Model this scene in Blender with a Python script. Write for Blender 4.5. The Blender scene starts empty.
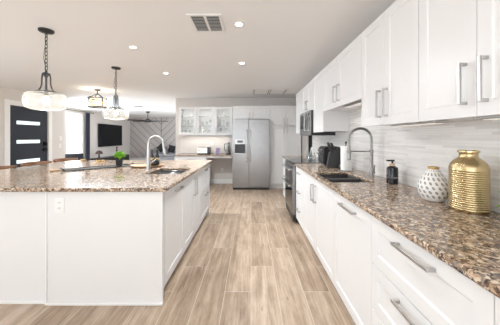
import bpy, bmesh, math, random
from mathutils import Vector, Matrix
random.seed(7)
R = math.radians
S = bpy.context.scene
C = S.collection

# ------------------------------------------------------------------ camera
cam_d = bpy.data.cameras.new('camera'); cam = bpy.data.objects.new('camera', cam_d); C.objects.link(cam)
cam.location = (0, 0, 1.308); cam.rotation_euler = (R(90), 0, 0)
cam_d.sensor_width = 36; cam_d.lens = 36*240/500
cam_d.shift_x = -0.002; cam_d.shift_y = -0.051
cam_d.clip_start = .02
S.camera = cam
S.view_settings.view_transform = 'Standard'; S.view_settings.look = 'None'
S.view_settings.gamma = 1; S.view_settings.use_curve_mapping = False
S.view_settings.exposure = 0.17
S.cycles.diffuse_bounces = 6; S.cycles.max_bounces = 14; S.cycles.transparent_max_bounces = 16
S.cycles.sample_clamp_indirect = 6
# ------------------------------------------------------------------ world
W = bpy.data.worlds.new('sky'); S.world = W; W.use_nodes = True
bg = W.node_tree.nodes['Background']; bg.inputs[0].default_value = (.90, .95, 1, 1); bg.inputs[1].default_value = 2.1

def area(name, loc, rot, sx, sy, power, col=(1, 1, 1), spread=180):
    l = bpy.data.lights.new(name, 'AREA'); l.shape = 'RECTANGLE'; l.size = sx; l.size_y = sy
    l.energy = power; l.color = col; l.spread = R(spread)
    o = bpy.data.objects.new(name, l); C.objects.link(o); o.location = loc; o.rotation_euler = rot
    return o
# fill lamps added at unseen openings, standing in for daylight
DAY_FILL = (.79, .90, 1.0)
area('fill_dining_side', (-5.25, 1.7, 1.4), (0, R(-97), 0), 1.6, 3.2, 24, DAY_FILL)
area('fill_behind_camera', (-1.6, -2.75, 1.2), (R(148), 0, 0), 4.6, 1.2, 46, DAY_FILL)
area('fill_living_left', (-6.62, 7.85, 1.4), (0, R(-95), 0), 1.6, 1.4, 175, DAY_FILL)
area('fill_living_right', (-2.25, 10.6, 1.0), (0, R(100), 0), 1.2, 3.4, 24, DAY_FILL)
sl = bpy.data.lights.new('sun', 'SUN'); sl.energy = 20; sl.angle = R(1); sl.color = (.86, .93, 1)
sun = bpy.data.objects.new('sun', sl); C.objects.link(sun); sun.rotation_euler = (R(42), 0, R(24))

# ------------------------------------------------------------------ materials
def mat(name, col, rough=.5, metal=0., noise=.02, nscale=40., bump=0., spec=.5, coat=0., **kw):
    m = bpy.data.materials.new(name); m.use_nodes = True
    nt = m.node_tree; b = nt.nodes['Principled BSDF']
    b.inputs['Base Color'].default_value = (*col, 1); b.inputs['Roughness'].default_value = rough
    b.inputs['Metallic'].default_value = metal; b.inputs['Specular IOR Level'].default_value = spec
    b.inputs['Coat Weight'].default_value = coat
    tc = nt.nodes.new('ShaderNodeTexCoord'); nz = nt.nodes.new('ShaderNodeTexNoise')
    nz.inputs['Scale'].default_value = nscale; nz.inputs['Detail'].default_value = 3
    nt.links.new(tc.outputs['Object'], nz.inputs['Vector'])
    mx = nt.nodes.new('ShaderNodeMix'); mx.data_type = 'RGBA'
    mx.inputs[6].default_value = (*[c*(1-noise) for c in col], 1); mx.inputs[7].default_value = (*[min(1, c*(1+noise)) for c in col], 1)
    nt.links.new(nz.outputs['Fac'], mx.inputs[0]); nt.links.new(mx.outputs[2], b.inputs['Base Color'])
    if bump:
        bp = nt.nodes.new('ShaderNodeBump'); bp.inputs['Strength'].default_value = bump; bp.inputs['Distance'].default_value = .01
        nt.links.new(nz.outputs['Fac'], bp.inputs['Height']); nt.links.new(bp.outputs[0], b.inputs['Normal'])
    for k, v in kw.items(): b.inputs[k].default_value = v
    return m

class NT:
    """small node-writing helper on a new material"""
    def __init__(s, name):
        s.m = bpy.data.materials.new(name); s.m.use_nodes = True; s.t = s.m.node_tree
        s.b = s.t.nodes['Principled BSDF']; s.out = s.t.nodes['Material Output']
    def n(s, typ, **kw):
        x = s.t.nodes.new('ShaderNode'+typ)
        for k, v in kw.items(): setattr(x, k, v)
        return x
    def put(s, v, sock):
        if isinstance(v, bpy.types.NodeSocket): s.t.links.new(v, sock)
        else: sock.default_value = v
    def math(s, op, a, b=0., c=0.):
        x = s.n('Math', operation=op)
        for i, v in enumerate((a, b, c)): s.put(v, x.inputs[i])
        return x.outputs[0]
    def mix(s, f, a, b):
        x = s.n('Mix', data_type='RGBA'); s.put(f, x.inputs[0])
        s.put((*a, 1) if isinstance(a, tuple) else a, x.inputs[6]); s.put((*b, 1) if isinstance(b, tuple) else b, x.inputs[7])
        return x.outputs[2]
    def pos(s):
        o = s.n('TexCoord').outputs['Object']; x = s.n('SeparateXYZ'); s.t.links.new(o, x.inputs[0]); return o, x.outputs
    def comb(s, a, b, c=0.):
        x = s.n('CombineXYZ')
        for i, v in enumerate((a, b, c)): s.put(v, x.inputs[i])
        return x.outputs[0]
    def noise(s, vec, scale, detail=3., rough=.5, dist=0.):
        x = s.n('TexNoise'); s.t.links.new(vec, x.inputs['Vector']); x.inputs['Scale'].default_value = scale
        x.inputs['Detail'].default_value = detail; x.inputs['Roughness'].default_value = rough; x.inputs['Distortion'].default_value = dist
        return x.outputs['Fac']
    def white(s, vec):
        x = s.n('TexWhiteNoise', noise_dimensions='2D'); s.t.links.new(vec, x.inputs['Vector']); return x.outputs['Value']
    def ramp(s, f, stops, const=False):
        x = s.n('ValToRGB'); s.put(f, x.inputs[0]); e = x.color_ramp.elements
        if const: x.color_ramp.interpolation = 'CONSTANT'
        while len(e) < len(stops): e.new(.5)
        for el, (p, c) in zip(e, stops): el.position = p; el.color = (*c, 1)
        return x.outputs[0]
    def bump(s, h, strength=.3, dist=.002):
        x = s.n('Bump'); x.inputs['Strength'].default_value = strength; x.inputs['Distance'].default_value = dist
        s.t.links.new(h, x.inputs['Height']); s.t.links.new(x.outputs[0], s.b.inputs['Normal'])

def floor_mat():
    q = NT('wood_look_tile'); o, p = q.pos(); PW, PL = .222, 1.2
    u = q.math('DIVIDE', q.math('ADD', p[0], 20*PW), PW); ui = q.math('FLOOR', u); uf = q.math('FRACT', u)
    off = q.math('FRACT', q.math('SUBTRACT', 100.642, q.math('DIVIDE', ui, 3)))
    v = q.math('ADD', q.math('DIVIDE', q.math('ADD', p[1], 24), PL), off); vi = q.math('FLOOR', v); vf = q.math('FRACT', v)
    rnd = q.white(q.comb(ui, vi)); rnd2 = q.white(q.comb(q.math('ADD', ui, 37.3), vi))
    gv = q.comb(q.math('ADD', q.math('MULTIPLY', p[0], 9), q.math('MULTIPLY', rnd, 60)), q.math('ADD', q.math('MULTIPLY', p[1], .55), q.math('MULTIPLY', rnd2, 40)))
    g1 = q.noise(gv, 1.7, 7, .66, .55)
    pv = q.comb(q.math('ADD', q.math('MULTIPLY', p[0], 7), q.math('MULTIPLY', rnd2, 30)), q.math('ADD', q.math('MULTIPLY', p[1], 2.2), q.math('MULTIPLY', rnd, 20)))
    patch = q.noise(pv, 1.6, 6, .7, .3)
    kv = q.n('TexVoronoi'); kv.inputs['Scale'].default_value = 1; q.t.links.new(q.comb(q.math('MULTIPLY', p[0], 9), q.math('MULTIPLY', p[1], 3.2)), kv.inputs['Vector'])
    knot = q.math('MULTIPLY', q.math('LESS_THAN', kv.outputs['Distance'], .085), .10)
    gv2 = q.comb(q.math('ADD', q.math('MULTIPLY', p[0], 60), q.math('MULTIPLY', rnd, 50)), q.math('MULTIPLY', p[1], 2.2))
    g2 = q.noise(gv2, 1.2, 3)
    f = q.math('ADD', q.math('SUBTRACT', q.math('ADD', q.math('MULTIPLY', g1, .50), q.math('MULTIPLY', patch, .36)), knot), q.math('ADD', q.math('MULTIPLY', g2, .24), q.math('MULTIPLY', q.math('SUBTRACT', rnd2, .5), .11)))
    col = q.ramp(f, [(.36, (.16, .108, .072)), (.47, (.30, .215, .148)), (.57, (.42, .318, .230)), (.69, (.56, .455, .355))])
    eu = q.math('MULTIPLY', q.math('MINIMUM', uf, q.math('SUBTRACT', 1, uf)), PW); ev = q.math('MULTIPLY', q.math('MINIMUM', vf, q.math('SUBTRACT', 1, vf)), PL)
    joint = q.math('LESS_THAN', q.math('MINIMUM', eu, ev), .0019)
    q.put(q.mix(joint, col, (.60, .54, .47)), q.b.inputs['Base Color'])
    q.put(q.math('ADD', .34, q.math('MULTIPLY', g2, .15)), q.b.inputs['Roughness'])
    q.bump(q.math('SUBTRACT', 1, joint), .25, .001)
    return q.m
def granite_mat():
    q = NT('brown_granite'); o, p = q.pos()
    wv = q.n('TexNoise'); wv.inputs['Scale'].default_value = 30; wv.inputs['Detail'].default_value = 3; q.t.links.new(o, wv.inputs['Vector'])
    ad = q.n('VectorMath', operation='MULTIPLY_ADD'); q.t.links.new(wv.outputs['Color'], ad.inputs[0]); ad.inputs[1].default_value = (.035, .035, .035); q.t.links.new(o, ad.inputs[2])
    def cells(scale):
        vo = q.n('TexVoronoi'); vo.inputs['Scale'].default_value = scale; q.t.links.new(ad.outputs[0], vo.inputs['Vector'])
        sp = q.n('SeparateColor'); q.t.links.new(vo.outputs['Color'], sp.inputs[0]); return sp.outputs
    big, small = cells(76), cells(165)
    f = q.math('ADD', q.math('MULTIPLY', big[0], .50), q.math('ADD', q.math('MULTIPLY', small[0], .22), q.math('MULTIPLY', q.noise(o, 26, 5, .65), .34)))
    base = q.ramp(f, [(.24, (.085, .052, .036)), (.40, (.26, .165, .105)), (.54, (.43, .305, .205)), (.66, (.60, .465, .34)), (.84, (.76, .66, .53))])
    clus = q.math('MULTIPLY', q.math('SUBTRACT', q.noise(o, 13, 3), .5), .6)
    dark = q.math('GREATER_THAN', q.math('ADD', q.math('ADD', q.math('MULTIPLY', big[1], .62), q.math('MULTIPLY', small[1], .38)), clus), .70)
    c = q.mix(q.math('MULTIPLY', dark, .88), base, (.03, .025, .026))
    grey = q.math('GREATER_THAN', q.math('ADD', big[2], clus), .86)
    c = q.mix(q.math('MULTIPLY', grey, .65), c, (.24, .215, .20))
    q.put(c, q.b.inputs['Base Color']); q.b.inputs['Roughness'].default_value = .12; q.b.inputs['Specular IOR Level'].default_value = .4
    return q.m
def backsplash_mat():
    q = NT('linear_glass_mosaic'); o, p = q.pos(); H = .0165
    w = q.math('DIVIDE', p[2], H); wi = q.math('FLOOR', w); wf = q.math('FRACT', w)
    r0 = q.white(q.comb(wi, 3.7))
    L = q.math('ADD', .16, q.math('MULTIPLY', r0, .16))
    u = q.math('ADD', q.math('DIVIDE', q.math('ADD', p[1], 20), L), q.math('MULTIPLY', r0, 17)); ui = q.math('FLOOR', u); uf = q.math('FRACT', u)
    rnd = q.white(q.comb(wi, ui)); rnd2 = q.white(q.comb(q.math('ADD', wi, 91.), ui))
    col = q.ramp(rnd, [(0, (.70, .675, .65)), (.35, (.79, .77, .745)), (.6, (.84, .82, .80)), (1, (.89, .875, .855))])
    e = q.math('MINIMUM', q.math('MULTIPLY', q.math('MINIMUM', wf, q.math('SUBTRACT', 1, wf)), H), q.math('MULTIPLY', q.math('MINIMUM', uf, q.math('SUBTRACT', 1, uf)), L))
    joint = q.math('LESS_THAN', e, .0011)
    q.put(q.mix(joint, col, (.76, .74, .72)), q.b.inputs['Base Color'])
    q.put(q.math('ADD', .28, q.math('MULTIPLY', rnd2, .15)), q.b.inputs['Roughness'])
    q.bump(q.math('SUBTRACT', 1, joint), .12, .0006)
    return q.m
def chevron_mat():
    q = NT('grey_wood_panelling'); o, p = q.pos()
    u = q.math('ABSOLUTE', q.math('ADD', p[0], 5.05))
    s = q.math('DIVIDE', q.math('SUBTRACT', p[2], u), .40); fi = q.math('FLOOR', s); ff = q.math('FRACT', s)
    side = q.math('GREATER_THAN', p[0], -5.05)
    rnd = q.white(q.comb(fi, side))
    gr = q.noise(q.comb(q.math('MULTIPLY', q.math('ADD', p[2], u), 3), q.math('MULTIPLY', s, 8)), 1.5, 4)
    col = q.mix(q.math('ADD', q.math('MULTIPLY', rnd, .55), q.math('MULTIPLY', gr, .45)), (.40, .365, .35), (.54, .50, .48))
    j = q.math('MAXIMUM', q.math('LESS_THAN', ff, .075), q.math('LESS_THAN', u, .018))
    q.put(q.mix(j, col, (.13, .115, .11)), q.b.inputs['Base Color']); q.b.inputs['Roughness'].default_value = .6
    q.bump(q.math('SUBTRACT', 1, j), .5, .006)
    return q.m
def steel_mat(name, col=(.56, .56, .57), rough=.26, axis=2):
    q = NT(name); o, p = q.pos()
    k = [60, 60, 60]; k[axis] = 1.2
    g = q.noise(q.comb(*[q.math('MULTIPLY', p[i], k[i]) for i in range(3)]), 3, 3)
    q.put(q.mix(g, tuple(c*.9 for c in col), tuple(min(1, c*1.08) for c in col)), q.b.inputs['Base Color'])
    q.b.inputs['Metallic'].default_value = 1
    q.put(q.math('ADD', rough, q.math('MULTIPLY', g, .1)), q.b.inputs['Roughness'])
    return q.m
def wood_mat(name, a, b, scale=6, axis=0, rough=.4):
    q = NT(name); o, p = q.pos(); k = [10, 10, 10]; k[axis] = 1
    g = q.noise(q.comb(*[q.math('MULTIPLY', p[i], k[i]) for i in range(3)]), scale, 5, .6, 1.)
    q.put(q.ramp(g, [(.3, a), (.7, b)]), q.b.inputs['Base Color']); q.b.inputs['Roughness'].default_value = rough
    return q.m
def thin_glass(name, tint=(1, 1, 1), haze=.04, gloss=.12, seeds=0.):
    q = NT(name); q.t.nodes.remove(q.b); o, p = q.pos()
    tr = q.n('BsdfTransparent'); tr.inputs[0].default_value = (*tint, 1)
    gl = q.n('BsdfGlossy'); gl.inputs['Roughness'].default_value = .04
    di = q.n('BsdfTranslucent'); di.inputs[0].default_value = (.92, .92, .92, 1)
    lw = q.n('LayerWeight'); lw.inputs[0].default_value = .35
    nz = q.noise(o, 55, 2)
    m1 = q.n('MixShader'); q.put(q.math('MULTIPLY_ADD', lw.outputs['Facing'], gloss*3, gloss*.35), m1.inputs[0])
    q.t.links.new(tr.outputs[0], m1.inputs[1]); q.t.links.new(gl.outputs[0], m1.inputs[2])
    m2 = q.n('MixShader')
    f = q.math('ADD', q.math('MULTIPLY_ADD', q.math('POWER', lw.outputs['Facing'], 2), haze*1.5, haze), q.math('MULTIPLY', q.math('GREATER_THAN', nz, .6), seeds)); q.put(f, m2.inputs[0])
    q.t.links.new(m1.outputs[0], m2.inputs[1]); q.t.links.new(di.outputs[0], m2.inputs[2])
    q.t.links.new(m2.outputs[0], q.out.inputs[0])
    return q.m
def glow(name, col, strength):
    m = mat(name, col, .4, noise=.01); b = m.node_tree.nodes['Principled BSDF']
    b.inputs['Emission Color'].default_value = (*col, 1); b.inputs['Emission Strength'].default_value = strength
    return m
def pierced_mat():
    q = NT('white_pierced_ceramic'); o, p = q.pos()
    th = q.math('ARCTAN2', p[1], p[0]); H = .026; N = 17
    w = q.math('DIVIDE', q.math('ADD', p[2], .004), H); wi = q.math('FLOOR', w); wf = q.math('SUBTRACT', q.math('FRACT', w), .5)
    u = q.math('ADD', q.math('MULTIPLY', th, N/(2*math.pi)), q.math('ADD', 40, q.math('MULTIPLY', wi, .5)))
    uf = q.math('SUBTRACT', q.math('FRACT', u), .5)
    rad = q.math('ADD', q.math('POWER', q.math('DIVIDE', q.math('ADD', uf, q.math('MULTIPLY', wf, .35)), .235), 2), q.math('POWER', q.math('DIVIDE', wf, .37), 2))
    rg = q.math('MULTIPLY', q.math('GREATER_THAN', p[2], .022), q.math('LESS_THAN', p[2], .188))
    hole = q.math('MULTIPLY', q.math('LESS_THAN', rad, 1.), rg)
    q.put(q.mix(hole, (.86, .85, .83), (.36, .33, .30)), q.b.inputs['Base Color']); q.b.inputs['Roughness'].default_value = .35
    q.bump(q.math('SUBTRACT', 1, hole), .7, .004)
    return q.m

M = dict(
    floor=floor_mat(), granite=granite_mat(), mosaic=backsplash_mat(), chevron=chevron_mat(), pierced=pierced_mat(),
    wall=mat('warm_white_paint', (.70, .665, .635), .7, bump=.05, nscale=150), ceiling=mat('ceiling_paint', (.915, .91, .91), .85, bump=.05, nscale=120),
    cab=mat('white_cabinet_paint', (.80, .80, .80), .32, noise=.008, nscale=8), trim=mat('white_trim_paint', (.87, .865, .855), .4, noise=.01),
    faucet=steel_mat('dark_brushed_steel', (.36, .35, .34), .3, 0), oven_steel=steel_mat('oven_steel', (.27, .265, .265), .28, 0), nickel=steel_mat('brushed_nickel', (.54, .53, .52), .3, 0), steel=steel_mat('stainless_steel', (.32, .312, .31), .24, 0),
    chrome=steel_mat('polished_steel', (.66, .65, .63), .14, 2),
    black_metal=mat('black_metal', (.028, .028, .03), .42, .3, bump=.03), black=mat('black_plastic', (.022, .022, .024), .35, bump=.02),
    black_gloss=mat('black_glass', (.012, .012, .014), .06), dark_sink=mat('black_composite', (.075, .072, .072), .4, bump=.05, nscale=200),
    door=mat('charcoal_door_paint', (.038, .043, .056), .6, spec=.2, bump=.04, nscale=60), frosted=glow('glowing_frosted_lite', (.80, .92, .95), .55),  # lites emit a little to imitate daylight coming through
    gold=mat('polished_gold', (.60, .475, .27), .24, 1., noise=.08, nscale=60, bump=.12), gold_paint=mat('gold_paint', (.72, .50, .20), .3, .9),
    stool=wood_mat('walnut_wood', (.13, .055, .025), (.27, .125, .06), 3), board=wood_mat('acacia_wood', (.38, .22, .11), (.62, .42, .25), 4),
    pale_wood=wood_mat('beech_wood', (.60, .42, .25), (.74, .56, .37), 4),
    leather=mat('black_leather', (.014, .015, .019), .5, spec=.25, bump=.1, nscale=120), navy=mat('navy_fabric', (.028, .03, .05), .9, bump=.2, nscale=200),
    sofa=mat('grey_fabric', (.27, .275, .29), .95, noise=.12, bump=.2, nscale=160), cushion=mat('black_fabric', (.018, .018, .02), .95, bump=.2, nscale=160),
    paper=mat('paper_towel', (.90, .895, .88), .9, bump=.1, nscale=90), plate=mat('switch_plate', (.88, .87, .86), .35),
    leaf=mat('green_leaf', (.27, .55, .06), .5, noise=.55, nscale=45, **{'Subsurface Weight': .0}), soil=mat('soil', (.05, .035, .025), .95, bump=.3),
    brown=mat('brown_ceramic', (.075, .036, .026), .4, noise=.15), purple=mat('purple_card', (.30, .25, .48), .5, noise=.25, nscale=30),
    label=mat('kraft_label', (.62, .48, .28), .6, noise=.1), white_plastic=mat('white_plastic', (.86, .86, .85), .3), blue=mat('blue_glaze', (.14, .24, .42), .3, noise=.2),
    glass=thin_glass('clear_glass', (1, 1, 1), .03, .05), seeded=thin_glass('seeded_glass', (.97, .97, .97), .17, .18, .03), tumbler=thin_glass('glassware', (.98, .99, .985), .10, .10),
    amber=thin_glass('amber_shade_glass', (1, .80, .54), .12, .15, .1),
    bulb=glow('warm_bulb', (1, .78, .48), 6), lamp=glow('downlight_lens', (1, .93, .83), 14), strip=glow('undercabinet_lens', (1, .95, .88), .25),
    vent_dark=mat('vent_shade_and_slats', (.10, .095, .09), .8), screen=mat('tv_screen', (.010, .011, .013), .25, spec=.12),
    display=mat('display_glass', (.03, .035, .045), .1), stone=mat('exterior_stucco', (.72, .66, .58), .9, bump=.1), ground=mat('exterior_concrete', (.55, .53, .50), .9, bump=.1),
    hardware=mat('matte_black_hardware', (.008, .008, .009), .6, spec=.15), shade_strip=mat('reveal_shade_paint', (.24, .19, .165), .8), iron=mat('grey_iron', (.07, .075, .08), .45, .5, bump=.05),
)

# ------------------------------------------------------------------ mesh helper
class MB:
    def __init__(s): s.b = bmesh.new()
    def box(s, x0, y0, z0, x1, y1, z1):
        v = [s.b.verts.new(p) for p in ((x0,y0,z0),(x1,y0,z0),(x1,y1,z0),(x0,y1,z0),(x0,y0,z1),(x1,y0,z1),(x1,y1,z1),(x0,y1,z1))]
        for f in ((3,2,1,0),(4,5,6,7),(0,1,5,4),(1,2,6,5),(2,3,7,6),(3,0,4,7)): s.b.faces.new([v[i] for i in f])
        return s
    def ring(s, c, u, w, r, n): return [s.b.verts.new(c + u*(r*math.cos(2*math.pi*i/n)) + w*(r*math.sin(2*math.pi*i/n))) for i in range(n)]
    def loft(s, rings, cap=True, close=False):
        n = len(rings[0]); m = len(rings)
        for a in range(m if close else m-1):
            A, B = rings[a], rings[(a+1) % m]
            for i in range(n): s.b.faces.new((A[i], A[(i+1) % n], B[(i+1) % n], B[i]))
        if cap and not close: s.b.faces.new(rings[0][::-1]); s.b.faces.new(rings[-1])
        return s
    def tube(s, pts, r, n=10, cap=True, close=False):
        pts = [Vector(p) for p in pts]; m = len(pts); rs = r if isinstance(r, (list, tuple)) else [r]*m
        up = None; rings = []
        for i, p in enumerate(pts):
            if close: d = pts[(i+1) % m]-pts[i-1]
            else: d = pts[min(i+1, m-1)]-pts[max(i-1, 0)]
            d.normalize()
            if up is None: up = Vector((0, 0, 1)) if abs(d.z) < .9 else Vector((1, 0, 0))
            u = up - d*up.dot(d); u.normalize(); w = d.cross(u); up = u
            rings.append(s.ring(p, u, w, rs[i], n))
        return s.loft(rings, cap, close)
    def cyl(s, p0, p1, r0, r1=None, n=20): return s.tube([p0, p1], [r0, r0 if r1 is None else r1], n)
    def lathe(s, prof, n=32, c=(0, 0, 0), cap=True):
        rings = [s.ring(Vector((c[0], c[1], c[2]+z)), Vector((1,0,0)), Vector((0,1,0)), max(r, .0004), n) for r, z in prof]
        return s.loft(rings, cap)
    def ball(s, c, r, n=12):
        if not isinstance(r, (tuple, list)): r = (r, r, r)
        bmesh.ops.create_uvsphere(s.b, u_segments=n, v_segments=max(6, n*2//3), radius=1, matrix=Matrix.Translation(c) @ Matrix.Diagonal((*r, 1)))
        return s
    def prism(s, poly, axis, a, b):
        """polygon of 2D points extruded along axis from a to b"""
        def P(q, t): return {0: (t, q[0], q[1]), 1: (q[0], t, q[1]), 2: (q[0], q[1], t)}[axis]
        A = [s.b.verts.new(P(q, a)) for q in poly]; B = [s.b.verts.new(P(q, b)) for q in poly]; n = len(poly)
        s.b.faces.new(A); s.b.faces.new(B[::-1])
        for i in range(n): s.b.faces.new((A[i], B[i], B[(i+1) % n], A[(i+1) % n]))
        return s
    def slab(s, xs, ys, z0, z1, holes=()):
        """slab over a grid of cells, with some cells left out"""
        V = {}
        def v(i, j, k):
            if (i, j, k) not in V: V[i, j, k] = s.b.verts.new((xs[i], ys[j], (z0, z1)[k]))
            return V[i, j, k]
        nx, ny = len(xs)-1, len(ys)-1
        cell = lambda i, j: 0 <= i < nx and 0 <= j < ny and (i, j) not in holes
        for i in range(nx):
            for j in range(ny):
                if not cell(i, j): continue
                s.b.faces.new((v(i,j,1), v(i+1,j,1), v(i+1,j+1,1), v(i,j+1,1))); s.b.faces.new((v(i,j+1,0), v(i+1,j+1,0), v(i+1,j,0), v(i,j,0)))
                for di, dj, a, b in ((0,-1,(0,0),(1,0)), (1,0,(1,0),(1,1)), (0,1,(1,1),(0,1)), (-1,0,(0,1),(0,0))):
                    if not cell(i+di, j+dj):
                        s.b.faces.new((v(i+a[0],j+a[1],0), v(i+b[0],j+b[1],0), v(i+b[0],j+b[1],1), v(i+a[0],j+a[1],1)))
        return s
    def build(s, name, m, parent=None, bevel=0., seg=2, smooth=40, loc=None, solid=0., sub=0):
        bmesh.ops.recalc_face_normals(s.b, faces=s.b.faces)
        me = bpy.data.meshes.new(name); s.b.to_mesh(me); s.b.free()
        if smooth: me.shade_smooth(); me.set_sharp_from_angle(angle=R(smooth))
        o = bpy.data.objects.new(name, me); C.objects.link(o); me.materials.append(M[m] if isinstance(m, str) else m)
        if parent is not None: o.parent = parent
        if loc is not None: o.location = loc
        if solid: md = o.modifiers.new('t', 'SOLIDIFY'); md.thickness = solid; md.offset = 0
        if bevel:
            md = o.modifiers.new('b', 'BEVEL'); md.width = bevel; md.segments = seg; md.limit_method = 'ANGLE'; md.angle_limit = R(50)
            md.harden_normals = False
        if sub: md = o.modifiers.new('s', 'SUBSURF'); md.levels = sub; md.render_levels = sub
        return o
def tag(o, label, cat, group=None, kind=None):
    o['label'] = label; o['category'] = cat
    if group: o['group'] = group
    if kind: o['kind'] = kind
    return o
def thing(name, label, cat, loc=(0, 0, 0), rz=0., group=None):
    o = bpy.data.objects.new(name, None); C.objects.link(o); o.empty_display_size = .1
    o.location = loc; o.rotation_euler = (0, 0, rz)
    return tag(o, label, cat, group)
def copy_tree(o, parent=None):
    c = o.copy(); C.objects.link(c)
    if parent is not None: c.parent = parent
    for ch in list(o.children): copy_tree(ch, c)
    return c
def struct(name, mb, m, label, cat, bevel=0., **kw):
    o = mb.build(name, m, bevel=bevel, **kw); return tag(o, label, cat, kind='structure')

# ------------------------------------------------------------------ room shell
ZC = 2.40; XR = 1.30; YB = 6.75; YP = 13.5; XT = -6.8; XE = -5.4; YF = -2.9
struct('floor', MB().box(-7.0, -3.1, -.1, 1.5, 13.7, 0), 'floor', 'wood look tile floor in light brown planks with pale grout', 'floor', smooth=0)
struct('ceiling', MB().box(-7.0, -3.1, ZC, 1.5, 13.7, ZC+.1), 'ceiling', 'smooth off white ceiling over kitchen and living room', 'ceiling', smooth=0)
w = MB(); w.box(XR, -3.1, 0, XR+.14, 5.09, ZC); w.box(XR, 5.62, 0, XR+.14, 7.0, ZC); w.box(XR, 5.09, 2.04, XR+.14, 5.62, ZC)
struct('wall_right', w, 'wall', 'off white wall behind the sink run', 'wall', smooth=0)
struct('wall_back', MB().box(-1.98, YB, 0, XR, YB+.14, ZC), 'wall', 'off white wall behind refrigerator and glass cabinets', 'wall', smooth=0)
w = MB(); w.box(-2.12, YB, 0, -1.98, 8.8, ZC); w.box(-2.12, 12.4, 0, -1.98, YP, ZC); w.box(-2.12, 8.8, 2.15, -1.98, 12.4, ZC)
struct('wall_living', w, 'wall', 'off white side wall of the living room', 'wall', smooth=0)
struct('wall_far', MB().box(-7.0, YP, 0, -1.98, YP+.14, ZC), 'chevron', 'grey wood accent wall with diagonal plank pattern', 'wall', smooth=0)
w = MB(); w.box(XE-.14, -3.1, 0, XE, 0, ZC); w.box(XE-.14, 0, 0, XE, 3.4, .55); w.box(XE-.14, 0, 2.2, XE, 3.4, ZC); w.box(XE-.14, 3.4, 0, XE, 5.37, ZC)
w.box(XE-.14, 5.37, 2.03, XE, 6.385, ZC); w.box(XE-.14, 6.385, 0, XE, 6.97, ZC)
struct('wall_entry', w, 'wall', 'off white wall around the dark front door', 'wall', smooth=0)
w = MB(); w.box(XT-.14, 6.83, 0, XT, 7.1, ZC); w.box(XT-.14, 7.1, 0, XT, 8.6, .55); w.box(XT-.14, 7.1, 2.2, XT, 8.6, ZC); w.box(XT-.14, 8.6, 0, XT, 8.87, ZC); w.box(XT-.14, 9.71, 0, XT, YP, ZC); w.box(XT-.14, 8.87, 0, XT, 9.71, .5); w.box(XT-.14, 8.87, 2.27, XT, 9.71, ZC)
w.box(XT, 6.83, 0, XE-.14, 6.97, ZC)
struct('wall_left', w, 'wall', 'off white wall with the television and tall window', 'wall', smooth=0)
w = MB(); w.box(XE, YF-.14, 0, -4.0, YF, ZC); w.box(.8, YF-.14, 0, XR, YF, ZC); w.box(-4.0, YF-.14, 2.2, .8, YF, ZC)
struct('wall_front', w, 'wall', 'wall behind the camera with the added glass door', 'wall', smooth=0)
struct('trim_1', MB().box(XR-.010, -.15, .9145, XR-.001, 5.05, 1.66), 'mosaic', 'pale linear glass mosaic backsplash above the sink counter', 'backsplash', smooth=0)
struct('trim_2', MB().box(-1.98, YB-.008, .86, -.48, YB-.001, 1.36), mat('back_tile', (.80, .77, .735), .25, noise=.02), 'pale backsplash strip under the glass cabinets', 'backsplash', smooth=0)
struct('baseboard_back', MB().box(-1.16, YB-.016, 0, -.47, YB-.001, .13), 'trim', 'white baseboard under the desk counter', 'baseboard', bevel=.004)
struct('baseboard_far', MB().box(XT+.02, YP-.016, 0, -2.13, YP-.001, .13), 'trim', 'white baseboard under the grey accent wall', 'baseboard', bevel=.004)
struct('baseboard_left', MB().box(XT+.001, 9.0, 0, XT+.016, YP-.02, .13), 'trim', 'white baseboard under the television', 'baseboard', bevel=.004)
# front door
fr = MB(); fr.box(XE-.12, 5.25, 0, XE+.02, 5.365, 2.14); fr.box(XE-.12, 6.39, 0, XE+.02, 6.50, 2.14); fr.box(XE-.12, 5.365, 2.035, XE+.02, 6.39, 2.14)
d1 = struct('door_1', MB().box(XE-.06, 5.375, .01, XE-.015, 6.38, 2.028), 'door', 'charcoal front door with three horizontal frosted lites', 'door', bevel=.004)
fr.build('door_frame', 'trim', d1, bevel=.006)
for z0 in (1.605, 1.155, .69):
    f = MB(); f.box(XE-.016, 5.52, z0-.01, XE-.008, 6.16, z0+.095); f.build('lite_frame', 'door', d1, bevel=.003)
    MB().box(XE-.012, 5.535, z0, XE-.005, 6.145, z0+.082).build('glass_lite', 'frosted', d1)
h = MB(); h.box(XE-.015, 6.25, 1.075, XE+.012, 6.34, 1.185); h.cyl((XE, 6.295, 1.13), (XE+.04, 6.295, 1.13), .03); h.build('deadbolt', M['hardware'], d1, bevel=.004)
h = MB(); h.box(XE-.015, 6.255, .93, XE+.010, 6.335, 1.03); h.cyl((XE, 6.295, .985), (XE+.05, 6.295, .985), .014); h.box(XE+.04, 6.15, .97, XE+.058, 6.315, 1.0); h.build('lever_handle', M['hardware'], d1, bevel=.003)
MB().box(XE-.015, 6.34, 1.98, XE+.012, 6.375, 2.02).build('door_sensor', 'white_plastic', d1, bevel=.003)
# black slab painted as the unlit doorway beyond the range
d2 = struct('doorway_dark', MB().box(XR+.04, 5.11, .01, XR+.08, 5.60, 2.02), mat('unlit_doorway_black', (.012, .012, .013), .8, spec=.1), 'black slab standing in for the unlit doorway on the right wall beyond the range', 'door', bevel=.003)
fr = MB(); fr.box(XR+.002, 5.604, 0, XR+.10, 5.618, 2.035); fr.box(XR+.002, 5.106, 2.022, XR+.10, 5.604, 2.036); fr.box(XR+.002, 5.092, 0, XR+.10, 5.106, 2.035); fr.build('door_frame', 'trim', d2, bevel=.003)
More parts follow.
